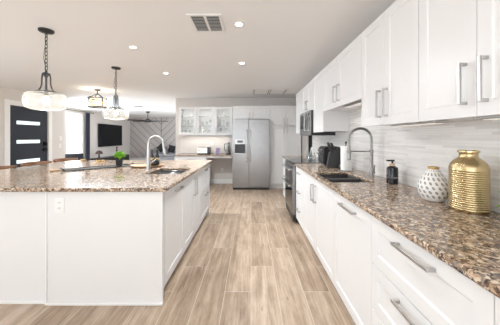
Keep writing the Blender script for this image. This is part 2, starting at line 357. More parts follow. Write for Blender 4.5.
# windows
def window(name, label, x, y0, y1, z0, z1, bars, axis=0):
    def bx(mb, a0, b0, c0, a1, b1, c1):
        mb.box(b0, a0, c0, b1, a1, c1) if axis else mb.box(a0, b0, c0, a1, b1, c1)
    f = MB(); t = .05
    bx(f, x-.09, y0+.002, z0+.002, x-.03, y0+t, z1-.002); bx(f, x-.09, y1-t, z0+.002, x-.03, y1-.002, z1-.002); bx(f, x-.09, y0+t, z0+.002, x-.03, y1-t, z0+t); bx(f, x-.09, y0+t, z1-t, x-.03, y1-t, z1-.002)
    for yb in bars: bx(f, x-.085, yb-.025, z0+t, x-.035, yb+.025, z1-t)
    o = struct(name, f, 'trim', label, 'window', bevel=.004)
    g = MB(); bx(g, x-.064, y0+t, z0+t, x-.056, y1-t, z1-t); g.build('pane', 'glass', o)
    return o
w1 = window('window_1', 'tall bright window beside the navy curtain', XT, 8.87, 9.71, .5, 2.27, [])
MB().box(XT-.088, 8.925, 1.36, XT-.034, 9.655, 1.40).build('meeting_rail', 'trim', w1, bevel=.003)
window('added_window_2', 'unseen wide window added on the dining side for light', XE, 0, 3.4, .55, 2.2, [1.1, 2.3])  # windows from here on are unseen, added to bring in light
window('added_window_3', 'unseen wide glass door added behind the camera for light', YF, -4.0, .8, .0, 2.2, [-2.4, -.8], 1)
window('added_window_4', 'unseen glass door added to light the living room', -1.98, 8.8, 12.4, 0, 2.15, [10.6])
window('added_window_5', 'unseen window added behind the entry wall to light the living room', XT, 7.1, 8.6, .55, 2.2, [7.85])
struct('exterior_ground', MB().box(-16, -12, -.3, 9, 22, -.12), 'ground', 'pale concrete outside', 'ground', smooth=0)
struct('exterior_wall', MB().box(-13.2, 5, -.3, -13, 19, 3.1), 'stone', 'stucco garden wall outside the window', 'wall', smooth=0)

# ------------------------------------------------------------------ cabinets
def shaker(mb, x0, x1, z0, z1, fr=.062, t=.019, rec=.007, y=0.):
    fr = min(fr, (x1-x0)*.3, (z1-z0)*.3)
    def loop(i, yy): return [mb.b.verts.new(p) for p in ((x0+i, yy, z0+i), (x1-i, yy, z0+i), (x1-i, yy, z1-i), (x0+i, yy, z1-i))]
    L = [loop(0, y+t), loop(0, y+.0015), loop(.0015, y), loop(fr, y), loop(fr+.007, y+rec)]
    mb.b.faces.new(L[0]); mb.b.faces.new(L[-1])
    for a, b in zip(L, L[1:]):
        for i in range(4): mb.b.faces.new((a[i], a[(i+1) % 4], b[(i+1) % 4], b[i]))
    return mb
def handle(parent, kind, x, z, L, m='nickel'):
    b = MB(); t = .007
    if kind == 'v':
        b.box(x-t, -.036, z-L/2, x+t, -.026, z+L/2)
        for q in (z-L/2, z+L/2-.014): b.box(x-t, -.026, q, x+t, 0, q+.014)
    else:
        b.box(x-L/2, -.036, z-t, x+L/2, -.026, z+t)
        for q in (x-L/2, x+L/2-.014): b.box(q, -.026, z-t, q+.014, 0, z+t)
    return b.build('handle', m, parent, bevel=.0015)
def cabinet(name, label, cat, loc, rz, w, dep, z0, z1, fronts, group=None, toe=0., top=True, open_glass=False):
    """local frame: x along the front, y into the cabinet, front face at y = 0; fronts are (kind, x0, x1, z0, z1, handle)"""
    t = thing(name, label, cat, loc, rz, group)
    b = MB(); a = w/2-.001; s = .018
    b.box(-a, .021, z0, -a+s, dep, z1); b.box(a-s, .021, z0, a, dep, z1); b.box(-a+s, .021, z0, a-s, dep, z0+s); b.box(-a+s, dep-.012, z0+s, a-s, dep, z1)
    if top: b.box(-a+s, .021, z1-s, a-s, dep-.012, z1)
    b.build('body', 'cab', t)
    if toe: MB().box(-a, .057, 0, a, .075, z0-.001).build('toe_kick', 'cab', t)
    for kind, x0, x1, f0, f1, hd in fronts:
        g = .0015
        if kind == 'glass':
            f = MB(); e = .07
            f.box(x0+g, 0, f0+g, x0+e, .019, f1-g); f.box(x1-e, 0, f0+g, x1-g, .019, f1-g); f.box(x0+e, 0, f0+g, x1-e, .019, f0+e); f.box(x0+e, 0, f1-e, x1-e, .019, f1-g)
            o = f.build('door', 'cab', t, bevel=.002); MB().box(x0+e, .008, f0+e, x1-e, .012, f1-e).build('glass_pane', 'glass', o)
        else:
            o = shaker(MB(), x0+g, x1-g, f0+g, f1-g).build(kind, 'cab', t, smooth=20)
        if hd: handle(o, *hd)
    return t
ZB0, ZB1, ZF0, ZF1 = .10, .883, .105, .872
FX = .673
def right_base(label, y0, y1, fronts, name='base_cabinet', **kw):
    yc = (y0+y1)/2
    F = []
    for k, a, b, z0, z1, hd in fronts:   # a, b, handle position as world y
        if hd: hd = (hd[0], yc-hd[1], hd[2], hd[3])
        F.append((k, yc-b, yc-a, z0, z1, hd))
    return cabinet(name, label, 'cabinet', (FX, yc, 0), R(-90), y1-y0, .615, ZB0, ZB1, F, 'base cabinets along the right wall', toe=.1, top=False, **kw)
right_base('white base cabinet nearest the camera at the right counter end', -.12, .665, [('drawer', -.12, .665, .61, ZF1, ('h', .27, .82, .24)), ('drawer', -.12, .665, ZF0, .605, ('h', .27, .565, .24))])
right_base('wide white three drawer cabinet below the two vases', .665, 1.34, [('drawer', .665, 1.34, .612, ZF1, ('h', .985, .822, .225)), ('drawer', .665, 1.34, .357, .608, ('h', .985, .562, .225)), ('drawer', .665, 1.34, ZF0, .353, ('h', .985, .308, .225))])
right_base('white base cabinet with one tall front and horizontal pull, beside the sink doors', 1.34, 1.955, [('door', 1.34, 1.955, ZF0, ZF1, ('h', 1.65, .818, .24))])
right_base('white two door cabinet under the black double sink', 1.955, 3.10, [('door', 1.955, 2.53, ZF0, ZF1, ('v', 2.485, .715, .18)), ('door', 2.53, 3.10, ZF0, ZF1, ('v', 2.575, .715, .18))])
right_base('narrow white three drawer cabinet between sink doors and range', 3.10, 3.59, [('drawer', 3.10, 3.59, .615, ZF1, ('h', 3.345, .80, .15)), ('drawer', 3.10, 3.59, .36, .611, ('h', 3.345, .54, .15)), ('drawer', 3.10, 3.59, ZF0, .356, ('h', 3.345, .285, .15))])
right_base('white drawer cabinet beyond the range next to the dark doorway', 4.375, 5.04, [('drawer', 4.375, 5.04, .615, ZF1, ('h', 4.70, .80, .15)), ('drawer', 4.375, 5.04, .36, .611, ('h', 4.70, .54, .15)), ('drawer', 4.375, 5.04, ZF0, .356, ('h', 4.70, .285, .15))])

UX = .95; UD = .345
def right_upper(label, y0, y1, z0, z1, fronts):
    yc = (y0+y1)/2; F = []
    for k, a, b, hd in fronts:
        if hd: hd = (hd[0], yc-hd[1], hd[2], hd[3])
        F.append((k, yc-b, yc-a, z0-.012, z1, hd))
    return cabinet('wall_cabinet', label, 'cabinet', (UX, yc, 0), R(-90), y1-y0, UD, z0, z1, F, 'wall cabinets along the right wall')
ZU = 2.205
right_upper('white two door wall cabinet at the right edge above the gold vase', .66, 1.362, 1.405, ZU, [('door', 1.011, 1.362, ('v', 1.06, 1.542, .185)), ('door', .66, 1.011, ('v', .965, 1.542, .185))])
right_upper('white two door wall cabinet between the sink and the vases', 1.364, 2.066, 1.405, ZU, [('door', 1.715, 2.066, ('v', 1.76, 1.55, .2)), ('door', 1.364, 1.715, ('v', 1.67, 1.55, .2))])
right_upper('short white two door wall cabinet above the sink', 2.068, 3.15, 1.65, ZU, [('door', 2.635, 3.15, ('v', 2.69, 1.785, .18)), ('door', 2.068, 2.635, ('v', 2.58, 1.785, .18))])
right_upper('narrow white wall cabinet between sink and microwave', 3.152, 3.658, 1.385, ZU, [('door', 3.152, 3.658, None)])
right_upper('short white wall cabinet above the microwave', 3.66, 4.425, 1.735, ZU, [('door', 4.045, 4.425, ('v', 4.09, 1.84, .15)), ('door', 3.66, 4.045, ('v', 4.0, 1.84, .15))])
right_upper('far white wall cabinet beyond the microwave', 4.427, 5.05, 1.385, ZU, [('door', 4.427, 5.05, ('v', 4.49, 1.52, .18))])
# under-cabinet lights
for (yc, z, L, lab) in ((.90, 1.405, .40, 'slim light bar under the rightmost wall cabinet'), (1.535, 1.405, .41, 'slim light bar under the cabinet beside the sink'), (2.42, 1.65, .5, 'slim light bar under the short cabinet above the sink')):
    t = thing('light_bar', lab, 'light', (1.06, yc, z-.001), 0, 'light bars under the wall cabinets')
    MB().box(-.045, -L/2, -.018, .045, L/2, 0).build('housing', 'nickel', t, bevel=.004)
    MB().box(-.030, -L/2+.035, -.021, .030, L/2-.035, -.0175).build('diffuser', 'strip', t)

# worktops
g = MB().slab([.648, .71, 1.085, XR-.012], [-.14, 2.09, 2.70, 3.595], .884, .914, {(1, 1)})
wt = tag(g.build('worktop', 'granite', bevel=.007), 'long brown granite worktop with the black sink along the right wall', 'worktop', 'granite worktops')
g = MB().slab([.648, XR-.012], [4.372, 5.045], .884, .914)
tag(g.build('worktop', 'granite', bevel=.007), 'short brown granite worktop beyond the range', 'worktop', 'granite worktops')

def bowl(mb, x0, x1, y0, y1, zt, depth):
    a = .02
    mb.box(x0, y0, zt-depth, x1, y1, zt-depth+.01)
    mb.box(x0, y0, zt-depth+.01, x0+.01, y1, zt); mb.box(x1-.01, y0, zt-depth+.01, x1, y1, zt); mb.box(x0+.01, y0, zt-depth+.01, x1-.01, y0+.01, zt); mb.box(x0+.01, y1-.01, zt-depth+.01, x1-.01, y1, zt)
t = thing('kitchen_sink', 'black double bowl sink set into the right granite worktop', 'sink', (0, 0, .883))
b = MB(); bowl(b, .702, 1.093, 2.082, 2.375, 0, .2); b.build('basin', 'dark_sink', t, bevel=.004)
b = MB(); bowl(b, .702, 1.093, 2.377, 2.708, 0, .2); b.build('basin', 'dark_sink', t, bevel=.004)
for yy in (2.23, 2.54): MB().cyl((.9, yy, -.19), (.9, yy, -.186), .04).build('drain', 'steel', t)
b = MB(); b.box(.712, 2.36, -.03, 1.083, 2.392, .012); b.build('divider', 'dark_sink', t, bevel=.006)

# spring faucet on the right
t = thing('spring_faucet', 'tall steel spring faucet behind the black double sink', 'faucet', (1.205, 2.40, .9145))
MB().lathe([(.03, 0), (.03, .012), (.021, .016), (.019, .07), (.017, .075), (.016, .23), (.012, .235)], 20).build('post', 'faucet', t)
arc = [(0, 0, .23), (0, 0, .35)] + [(-.112+.112*math.cos(a), 0, .367+.112*math.sin(a)) for a in [math.pi*i/14 for i in range(15)]] + [(-.224, 0, .33), (-.226, 0, .28)]
MB().tube(arc, .0075, 10).build('hose', 'faucet', t)
# coil
pts = []; 
def along(path, s):
    acc = 0
    for p, q in zip(path, path[1:]):
        p, q = Vector(p), Vector(q); l = (q-p).length
        if acc+l >= s: return p+(q-p)*((s-acc)/l), (q-p).normalized()
        acc += l
    return Vector(path[-1]), (Vector(path[-1])-Vector(path[-2])).normalized()
Ltot = sum((Vector(q)-Vector(p)).length for p, q in zip(arc, arc[1:])); turns = 46
for i in range(turns*8+1):
    c, d = along(arc, Ltot*.98*i/(turns*8)); u = Vector((0, 1, 0)); v = d.cross(u); a = 2*math.pi*i/8
    pts.append(c+u*(.0125*math.cos(a))+v*(.0125*math.sin(a)))
MB().tube(pts, .0028, 5).build('spring', 'faucet', t)
MB().lathe([(.012, .165), (.018, .17), (.018, .235), (.015, .29), (.013, .31)], 16, (-.226, 0, 0)).build('spray_head', 'faucet', t)
b = MB(); b.cyl((0, 0, .25), (-.205, 0, .25), .0065); b.lathe([(.019, .24), (.022, .245), (.022, .255), (.019, .26)], 16, (-.226, 0, 0)); b.lathe([(.019, .235), (.019, .265)], 16); b.build('holder_arm', 'faucet', t)
b = MB(); b.cyl((0, 0, .045), (0, -.05, .045), .013); b.tube([(0, -.045, .045), (.0, -.052, .07), (.0, -.06, .12)], .006); b.build('lever', 'faucet', t)

# ------------------------------------------------------------------ objects on the right worktop
ZT = .9145
t = thing('soap_bottle', 'black pump soap bottle with wooden collar on the right worktop', 'bottle', (1.195, 2.03, ZT))
MB().lathe([(.040, 0), (.044, .004), (.044, .125), (.040, .138), (.022, .148), (.018, .15)], 28).build('bottle_body', 'black_gloss', t)
MB().lathe([(.021, .15), (.021, .168), (.019, .17)], 20).build('collar', 'pale_wood', t)
b = MB(); b.lathe([(.007, .17), (.007, .19)], 12); b.box(-.045, -.012, .188, .014, .012, .202); b.build('pump', 'black', t, bevel=.003)
b = MB(); b.lathe([(.0446, .045), (.0446, .062)], 28, cap=False); b.build('label_band', mat('grey_print', (.10, .10, .105), .5), t)

t = thing('white_vase', 'round white pierced vase with gold rim left of the gold vase', 'vase', (1.133, 1.49, ZT))
pf = [(.036, 0), (.056, .006), (.076, .035), (.0855, .070), (.0845, .095), (.073, .128), (.055, .156), (.037, .180), (.029, .192), (.027, .205)]
def smooth_prof(pf, k=6):
    out = []
    for i in range(len(pf)-1):
        p0, p1, p2, p3 = pf[max(i-1, 0)], pf[i], pf[i+1], pf[min(i+2, len(pf)-1)]
        for j in range(k):
            u = j/k
            out.append(tuple(.5*((2*p1[m])+(-p0[m]+p2[m])*u+(2*p0[m]-5*p1[m]+4*p2[m]-p3[m])*u*u+(-p0[m]+3*p1[m]-3*p2[m]+p3[m])*u**3) for m in (0, 1)))
    return out+[pf[-1]]
inner = [(.024, .205), (.024, .19), (.045, .15), (.07, .09), (.05, .03), (0, .02)]
MB().lathe(smooth_prof(pf)+inner, 56).build('vase_body', 'pierced', t)
MB().lathe([(.0283, .196), (.030, .2), (.030, .207), (.026, .209), (.0235, .206)], 32, cap=False).build('gold_rim', 'gold_paint', t)

pf = [(.074, 0), (.082, .004)]
z = .012
while z < .215:
    pf += [(.0835, z), (.0848, z+.004), (.0835, z+.0085), (.0818, z+.0105)]; z += .0112
pf += [(.084, .222), (.083, .235), (.077, .252), (.064, .268), (.050, .279), (.043, .285), (.0405, .29), (.0395, .304), (.042, .309), (.047, .313), (.047, .321), (.043, .323), (.038, .320), (.036, .30), (.05, .27), (.074, .24), (.074, .02), (0, .012)]
tag(MB().lathe(pf, 64).build('gold_vase', 'gold', loc=(1.166, 1.287, ZT), smooth=50), 'large ribbed metallic gold vase at the right end of the worktop', 'vase')
# green plant at the right edge
t = thing('potted_plant', 'green leaf of a plant peeking in at the right edge of the worktop', 'plant', (1.20, 1.02, ZT))
MB().lathe([(.035, 0), (.045, .07), (.045, .08), (.040, .08), (.039, .06), (0, .06)], 24).build('pot', 'white_plastic', t)
MB().lathe([(.039, .061), (.036, .066), (0, .068)], 20).build('soil', 'soil', t)
def leaf(mb, base, tip, wid, bend=.02):
    base, tip = Vector(base), Vector(tip); d = tip-base; s_ = d.cross(Vector((0, 0, 1)))
    s_ = s_.normalized() if s_.length > 1e-6 else Vector((1, 0, 0)); n = s_.cross(d).normalized()
    rows = []
    for k in range(7):
        u = k/6; wd = wid*math.sin(math.pi*min(1, .06+u*.94))**.8; c = base+d*u+n*(bend*math.sin(math.pi*u))
        rows.append([mb.b.verts.new(c-s_*wd), mb.b.verts.new(c+n*(-.12*wd)), mb.b.verts.new(c+s_*wd)])
    for a, b in zip(rows, rows[1:]):
        for i in range(2): mb.b.faces.new((a[i], a[i+1], b[i+1], b[i]))
for k in range(9):
    a = 2*math.pi*k/9+.5; b = MB(); L = .085+.02*(k % 3)
    leaf(b, (.01*math.cos(a), .01*math.sin(a), .066), (L*math.cos(a)*.8, L*math.sin(a), .075+.03*(k % 3)), .016); b.build('leaf', 'leaf', t, solid=.001)
b = MB(); leaf(b, (.0, .02, .066), (-.012, .145, .050), .018, .03); b.build('leaf', 'leaf', t, solid=.001)

# paper towel
t = thing('paper_towel_holder', 'steel upright holder behind the black sink carrying the paper roll', 'holder', (1.10, 2.78, ZT))
MB().lathe([(.082, 0), (.082, .006), (.076, .010), (0, .010)], 32).build('base', 'steel', t)
MB().lathe([(.006, .01), (.006, .315), (.012, .318), (.012, .335), (.004, .342)], 14).build('rod', 'black', t)
r = MB().lathe([(.021, .012), (.058, .012), (.0585, .014), (.0585, .288), (.058, .29), (.021, .29)], 36, cap=False)
b2 = MB(); 
o = r.build('paper_towel_roll', 'paper', loc=(1.10, 2.78, ZT)); tag(o, 'white paper towel roll standing on its steel holder', 'paper towel')
# knife block
t = thing('knife_block', 'black slanted knife block beside the paper towels', 'knife block', (1.05, 3.08, ZT), R(-8))
b = MB(); b.prism([(-.08, 0), (.06, 0), (.105, .16), (.02, .235), (-.045, .20)], 1, -.05, .05); b.build('block', 'black', t, bevel=.006)
for i, (px, pz, L) in enumerate(((.0, .222, .12), (.04, .222, .115), (.08, .19, .10))):
    for py in (-.03, 0, .03):
        b = MB(); d = Vector((-.38, 0, .92)).normalized() if False else Vector((-.36, 0, .93)).normalized()
        p = Vector((px-.02, py, pz-.012)); q = p+d*L
        b.tube([p, p+d*L*.5, q], [.011, .013, .011], 8); b.build('knife_handle', 'black', t)
# small cup beside paper towel
t = thing('small_cup', 'small blue and white cup between knife block and paper towels', 'cup', (1.19, 3.02, ZT))
MB().lathe([(.022, 0), (.026, .004), (.027, .05), (.025, .05), (.022, .01), (0, .008)], 20).build('cup_body', 'blue', t)
MB().lathe([(.0275, .05), (.028, .075), (.026, .078), (.024, .075), (.0245, .05)], 20, cap=False).build('cup_top', 'white_plastic', t)
# toaster oven
t = thing('toaster_oven', 'black countertop toaster oven between knife block and range', 'toaster oven', (.99, 3.395, ZT), R(-90))
b = MB(); b.prism([(0, .015), (.24, .015), (.24, .245), (.20, .262), (.03, .262), (0, .235)], 0, -.125, .125)
for yy in (.03, .2):
    for xx in (-.10, .08): b.box(xx, yy, 0, xx+.02, yy+.02, .016)
b.build('body', 'black', t, bevel=.008)
MB().box(-.115, -.008, .04, .115, 0, .15).build('door', 'black_gloss', t, bevel=.003)
b = MB(); b.cyl((-.10, -.032, .162), (.10, -.032, .162), .007); b.cyl((-.095, -.03, .162), (-.095, 0, .162), .005); b.cyl((.095, -.03, .162), (.095, 0, .162), .005); b.build('handle', 'chrome', t)
for xx in (-.075, 0, .075): MB().cyl((xx, 0, .205), (xx, -.02, .205), .018).build('knob', 'chrome', t)
# glass kettle on the range
t = thing('kettle', 'small glass kettle with white arched handle on the black cooktop', 'kettle', (1.02, 4.02, .9215))
MB().lathe([(.055, 0), (.068, .01), (.07, .05), (.055, .10), (.04, .12), (.038, .12), (.052, .10), (.066, .05), (.06, .012), (0, .012)], 28).build('kettle_body', 'tumbler', t)
MB().lathe([(.044, .12), (.044, .128), (.012, .138), (.012, .155), (0, .157)], 20).build('lid', 'steel', t)
b = MB(); b.tube([(.0, -.065*math.cos(a) if False else .068*math.cos(a), .09+.12*math.sin(a)) for a in [math.pi*i/16 for i in range(17)]], .010, 8); b.build('handle', 'white_plastic', t)
b = MB(); b.tube([(-.06, 0, .05), (-.09, 0, .075), (-.105, 0, .105)], [.014, .011, .008], 10); b.build('spout', 'tumbler', t)

# ------------------------------------------------------------------ range
t = thing('range', 'stainless double oven range with black glass cooktop', 'range', (.64, 3.983, 0), R(-90))
a = .379
MB().box(-a, .03, .03, a, .645, .90).build('body', 'black', t, bevel=.003)
MB().box(-a, -.005, .9005, a, .645, .921).build('cooktop', 'black_gloss', t, bevel=.004)
for xx, yy, rr in ((-.19, .18, .11), (.19, .18, .09), (-.19, .46, .085), (.19, .46, .11)):
    MB().lathe([(rr, .9211), (rr, .9216), (rr-.004, .9216), (rr-.004, .9211)], 40, (xx, yy, 0), cap=False).build('burner_ring', mat('burner_print', (.12, .12, .12), .4), t)
MB().box(-a, -.012, .845, a, .03, .899).build('control_panel', 'oven_steel', t, bevel=.004)
for xx in (-.28, -.14, 0, .14, .28): MB().cyl((xx, -.012, .872), (xx, -.034, .872), .017, .015).build('knob', 'oven_steel', t)
def oven_door(z0, z1, g0, g1, zh):
    o = MB().box(-a, -.018, z0, a, .029, z1).build('oven_door', 'oven_steel', t, bevel=.004)
    MB().box(-a+.035, -.0215, g0, a-.035, -.0185, g1).build('oven_window', 'black_gloss', o)
    b = MB(); b.tube([(-a+.03, -.066, zh), (a-.03, -.066, zh)], .012, 12); b.cyl((-a+.06, -.066, zh), (-a+.06, -.018, zh), .009); b.cyl((a-.06, -.066, zh), (a-.06, -.018, zh), .009); b.build('handle', 'chrome', o)
oven_door(.605, .84, .625, .785, .812)
oven_door(.14, .60, .19, .525, .566)
MB().box(-a, -.006, .04, a, .029, .135).build('kick_panel', 'black', t, bevel=.003)
for xx in (-.33, .33):
    for yy in (.1, .58): MB().cyl((xx, yy, 0), (xx, yy, .03), .018).build('foot', 'black', t)
# microwave
t = thing('microwave', 'stainless over the range microwave mounted under a short cabinet', 'microwave', (.90, 4.043, 1.335), R(-90))
MB().box(-.378, .022, 0, .378, .39, .385).build('body', 'black', t, bevel=.003)
o = MB().box(-.378, 0, .045, .20, .021, .385).build('door', 'steel', t, bevel=.003)
MB().box(-.31, -.003, .11, .10, -.0005, .34).build('window', 'black_gloss', o)
b = MB(); b.box(.150, -.045, .07, .172, -.030, .36); b.box(.150, -.03, .07, .172, 0, .088); b.box(.150, -.03, .342, .172, 0, .36); b.build('handle', 'chrome', o, bevel=.003)
o = MB().box(.202, 0, .045, .378, .021, .385).build('control_panel', 'steel', t, bevel=.003)
MB().box(.225, -.003, .30, .355, -.0005, .355).build('display', 'display', o)
MB().box(.225, -.003, .08, .355, -.0005, .285).build('keypad', 'black_gloss', o)
MB().box(-.378, 0, .004, .378, .021, .043).build('vent_strip', 'steel', t, bevel=.003)

# ------------------------------------------------------------------ refrigerator wall
YFR = 5.93
t = thing('refrigerator', 'stainless side by side refrigerator with ice dispenser', 'refrigerator', (.0, YFR, 0))
x0, x1, xm = -.458, .462, -.058
MB().box(x0, .075, .02, x1, .76, 1.745).build('body', mat('grey_case', (.30, .30, .31), .5), t, bevel=.004)
dl = MB().slab([x0, x0+.055, x0+.055+.29, xm-.003], [0, .07], .06, 1.75)   # freezer door, opened for the dispenser below
dl.b.free(); dl = MB()
dx0, dx1, dz0, dz1 = -.40, -.14, .885, 1.255
dl.box(x0, 0, .06, dx0, .07, 1.75); dl.box(dx1, 0, .06, xm-.003, .07, 1.75); dl.box(dx0, 0, .06, dx1, .07, dz0); dl.box(dx0, 0, dz1, dx1, .07, 1.75); dl.box(dx0, .055, dz0, dx1, .07, dz1)
d_l = dl.build('freezer_door', 'steel', t)
d_r = MB().box(xm+.003, 0, .06, x1, .07, 1.75).build('fridge_door', 'steel', t, bevel=.008)
b = MB(); b.box(dx0+.002, .004, 1.13, dx1-.002, .054, dz1-.002); b.build('dispenser_panel', 'nickel', d_l, bevel=.003)
MB().box(dx0+.06, .001, 1.165, dx1-.06, .0045, 1.225).build('display', 'display', d_l)
b = MB(); b.box(dx0+.002, .045, dz0+.002, dx1-.002, .054, 1.129); b.box(dx0+.08, .02, 1.0, dx1-.08, .045, 1.10); b.build('dispenser_recess', 'iron', d_l, bevel=.002)
MB().box(dx0+.002, .004, dz0+.002, dx1-.002, .044, dz0+.02).build('drip_tray', 'nickel', d_l, bevel=.002)
for xx, p in ((xm-.042, d_l), (xm+.042, d_r)):
    b = MB(); b.tube([(xx, 0, .70), (xx, -.045, .72), (xx, -.058, .80), (xx, -.062, 1.09), (xx, -.058, 1.38), (xx, -.045, 1.46), (xx, 0, 1.48)], .012, 12); b.build('handle', 'chrome', p)
MB().box(x0+.01, .02, .0, x1-.01, .072, .055).build('toe_grille', 'black', t, bevel=.003)
bc = cabinet('fridge_cabinet', 'white two door cabinet above the refrigerator', 'cabinet', (.0, 6.06, 0), 0, .93, .68, 1.765, 2.10,
        [('door', -.465, 0, 1.765, 2.10, ('v', -.045, 1.85, .14)), ('door', 0, .465, 1.765, 2.10, ('v', .045, 1.85, .14))])
pc = cabinet('pantry_cabinet', 'tall white four door pantry cabinet right of the refrigerator', 'cabinet', (.868, 6.06, 0), 0, .80, .68, .10, 2.10,
        [('door', -.40, 0, .105, 1.585, ('v', -.042, 1.48, .17)), ('door', 0, .40, .105, 1.585, ('v', .042, 1.48, .17)), ('door', -.40, 0, 1.59, 2.10, ('v', -.042, 1.70, .17)), ('door', 0, .40, 1.59, 2.10, ('v', .042, 1.70, .17))], toe=.1)
# glass cabinets on the back wall
Y0 = 6.40
def glass_cab(label, xa, xb, fronts):
    xc = (xa+xb)/2
    t = cabinet('glass_cabinet', label, 'cabinet', (xc, Y0, 0), 0, xb-xa, .345, 1.36, 2.115, [('glass', p-xc, q-xc, 1.36, 2.115, ('v', h-xc, 1.47, .16)) for p, q, h in fronts], 'glass door wall cabinets')
    MB().box(-(xb-xa)/2+.03, .085, 2.0945, (xb-xa)/2-.03, .115, 2.0965).build('fill_strip', 'strip', t)  # strip added as fixture for the extra interior lamp
    for z in (1.60, 1.86): MB().box(-(xb-xa)/2+.02, .03, z, (xb-xa)/2-.02, .33, z+.008).build('shelf', 'tumbler', t)
    return t
glass_cab('white glass door wall cabinet with two doors above the toaster', -1.93, -.985, [(-1.93, -1.458, -1.50), (-1.458, -.985, -1.415)])
glass_cab('white glass door wall cabinet with one door next to the refrigerator', -.983, -.50, [(-.983, -.50, -.94)])
def wine_glass():
    return [(.032, 0), (.032, .003), (.005, .008), (.004, .075), (.022, .09), (.036, .12), (.035, .15), (.030, .17), (.028, .17), (.033, .15), (.034, .12), (.02, .094), (0, .085)]
def tumbler():
    return [(.028, 0), (.031, .003), (.037, .12), (.035, .12), (.029, .01), (0, .008)]
gl_w = None; gl_t = None
rows = [('wine', -1.80, 1.609, 'left'), ('wine', -1.70, 1.609, 'left'), ('wine', -1.60, 1.609, 'left'), ('tumbler', -1.78, 1.379, 'left'), ('tumbler', -1.66, 1.379, 'left'),
        ('tumbler', -1.32, 1.609, 'middle'), ('tumbler', -1.20, 1.609, 'middle'), ('wine', -1.10, 1.609, 'middle'), ('tumbler', -1.30, 1.379, 'middle'), ('tumbler', -1.15, 1.379, 'middle'),
        ('tumbler', -.84, 1.609, 'right'), ('wine', -.74, 1.609, 'right'), ('tumbler', -.64, 1.609, 'right'), ('wine', -.82, 1.379, 'right'), ('wine', -.68, 1.379, 'right'), ('tumbler', -.74, 1.869, 'right')]
PL = {'left': 'left', 'middle': 'middle', 'right': 'right'}
for kind, x, z, pl in rows:
    shelf = {1.379: 'bottom', 1.609: 'lower', 1.869: 'upper'}[z]
    if kind == 'wine':
        o = gl_w.copy() if gl_w else MB().lathe(wine_glass(), 16).build('wine_glass', 'tumbler'); lab = 'clear wine glass'
        if gl_w: C.objects.link(o)
        gl_w = gl_w or o
    else:
        o = gl_t.copy() if gl_t else MB().lathe(tumbler(), 16).build('drinking_glass', 'tumbler'); lab = 'clear straight drinking glass'
        if gl_t: C.objects.link(o)
        gl_t = gl_t or o
    o.location = (x, Y0+.12, z)
    tag(o, f'{lab} on the {shelf} shelf behind the {pl} of the three glass doors', 'glass', f'{lab}s on the {shelf} shelf behind the {pl} glass door')
t = thing('light_bar', 'slim light bar under the glass door cabinets', 'light', (-1.2, Y0+.20, 1.359), R(90), 'light bars under the wall cabinets')
MB().box(-.03, -.55, -.014, .03, .55, 0).build('housing', 'nickel', t, bevel=.003)
MB().box(-.022, -.53, -.017, .022, .53, -.0135).build('diffuser', 'strip', t)
area('glass_cabinet_bar_lamp', (-1.2, Y0+.20, 1.338), (0, 0, 0), 1.05, .04, 1.3, (1, .93, .84))
for xc, wd in ((-1.457, .9), (-.741, .42)):   # lamps added to brighten the cabinet interiors
    area('cabinet_fill_lamp', (xc, Y0+.10, 2.093), (R(-12), 0, 0), wd, .03, 1.5*wd, (1, .97, .92))
# desk counter on back wall
g = MB().slab([-1.96, -.475], [6.08, YB-.009], .822, .852)
tag(g.build('desk_worktop', 'granite', bevel=.005), 'brown granite desk top under the glass cabinets', 'worktop', 'granite worktops')
cabinet('desk_cabinet', 'white drawer cabinet under the left half of the desk top', 'cabinet', (-1.54, 6.11, 0), 0, .82, .62, .10, .82,
        [('drawer', -.41, .41, .66, .81, ('h', 0, .735, .18)), ('door', -.41, 0, .105, .655, ('v', -.045, .57, .15)), ('door', 0, .41, .105, .655, ('v', .045, .57, .15))], toe=.1)
ap = MB().box(-1.126, 6.12, .775, -.478, 6.14, .8215); tag(ap.build('desk_apron', 'cab', bevel=.002), 'white apron board under the open right half of the desk top', 'apron')
ZD = .8525
t = thing('toaster', 'chrome toaster with black ends below the glass cabinets', 'toaster', (-1.27, 6.42, ZD))
b = MB(); b.prism([(-.085, .012), (.085, .012), (.085, .15), (.065, .185), (-.065, .185), (-.085, .15)], 0, -.15, .12); b.build('body', 'chrome', t, bevel=.01)
b = MB(); b.prism([(-.087, 0), (.087, 0), (.087, .152), (.066, .188), (-.066, .188), (-.087, .152)], 0, .1205, .185); b.build('end_panel', 'black', t, bevel=.006)
b = MB(); b.box(.185, -.01, .09, .205, .01, .11); b.build('lever', 'black', t, bevel=.003)
for yy in (-.04, .02): MB().box(-.13, yy, .1855, .10, yy+.022, .187).build('slot', 'black', t)
MB().box(-.15, -.085, 0, .12, .085, .011).build('base', 'black', t)
t = thing('photo_card', 'purple card standing tilted on the desk top', 'card', (-.905, 6.45, ZD), R(8))
b = MB(); b.prism([(0, 0), (.006, 0), (.036, .15), (.03, .15)], 0, -.05, .05); c = b.build('card', 'purple', t); c.rotation_euler = (0, R(10), 0); c.location = (0, 0, .009)
b = MB(); b.prism([(.02, 0), (.05, 0), (.028, .07)], 0, -.02, .02); b.build('stand', 'black', t)
t = thing('electric_kettle', 'steel and black electric kettle beside the refrigerator', 'kettle', (-.60, 6.40, ZD))
MB().lathe([(.062, 0), (.065, .003), (.065, .02)], 24).build('power_base', 'black', t)
MB().lathe([(.060, .021), (.062, .03), (.055, .20), (.046, .27), (.040, .285)], 24).build('jug', 'steel', t)
MB().lathe([(.042, .285), (.038, .30), (.012, .305), (.012, .32), (0, .322)], 20).build('lid', 'black', t)
MB().tube([(-.04, 0, .265), (-.09, 0, .275), (-.108, 0, .25), (-.105, 0, .15), (-.09, 0, .09), (-.06, 0, .07)], .011, 10).build('handle', 'black', t)
MB().box(-.012, -.068, .07, .012, -.058, .22).build('gauge', 'black', t)

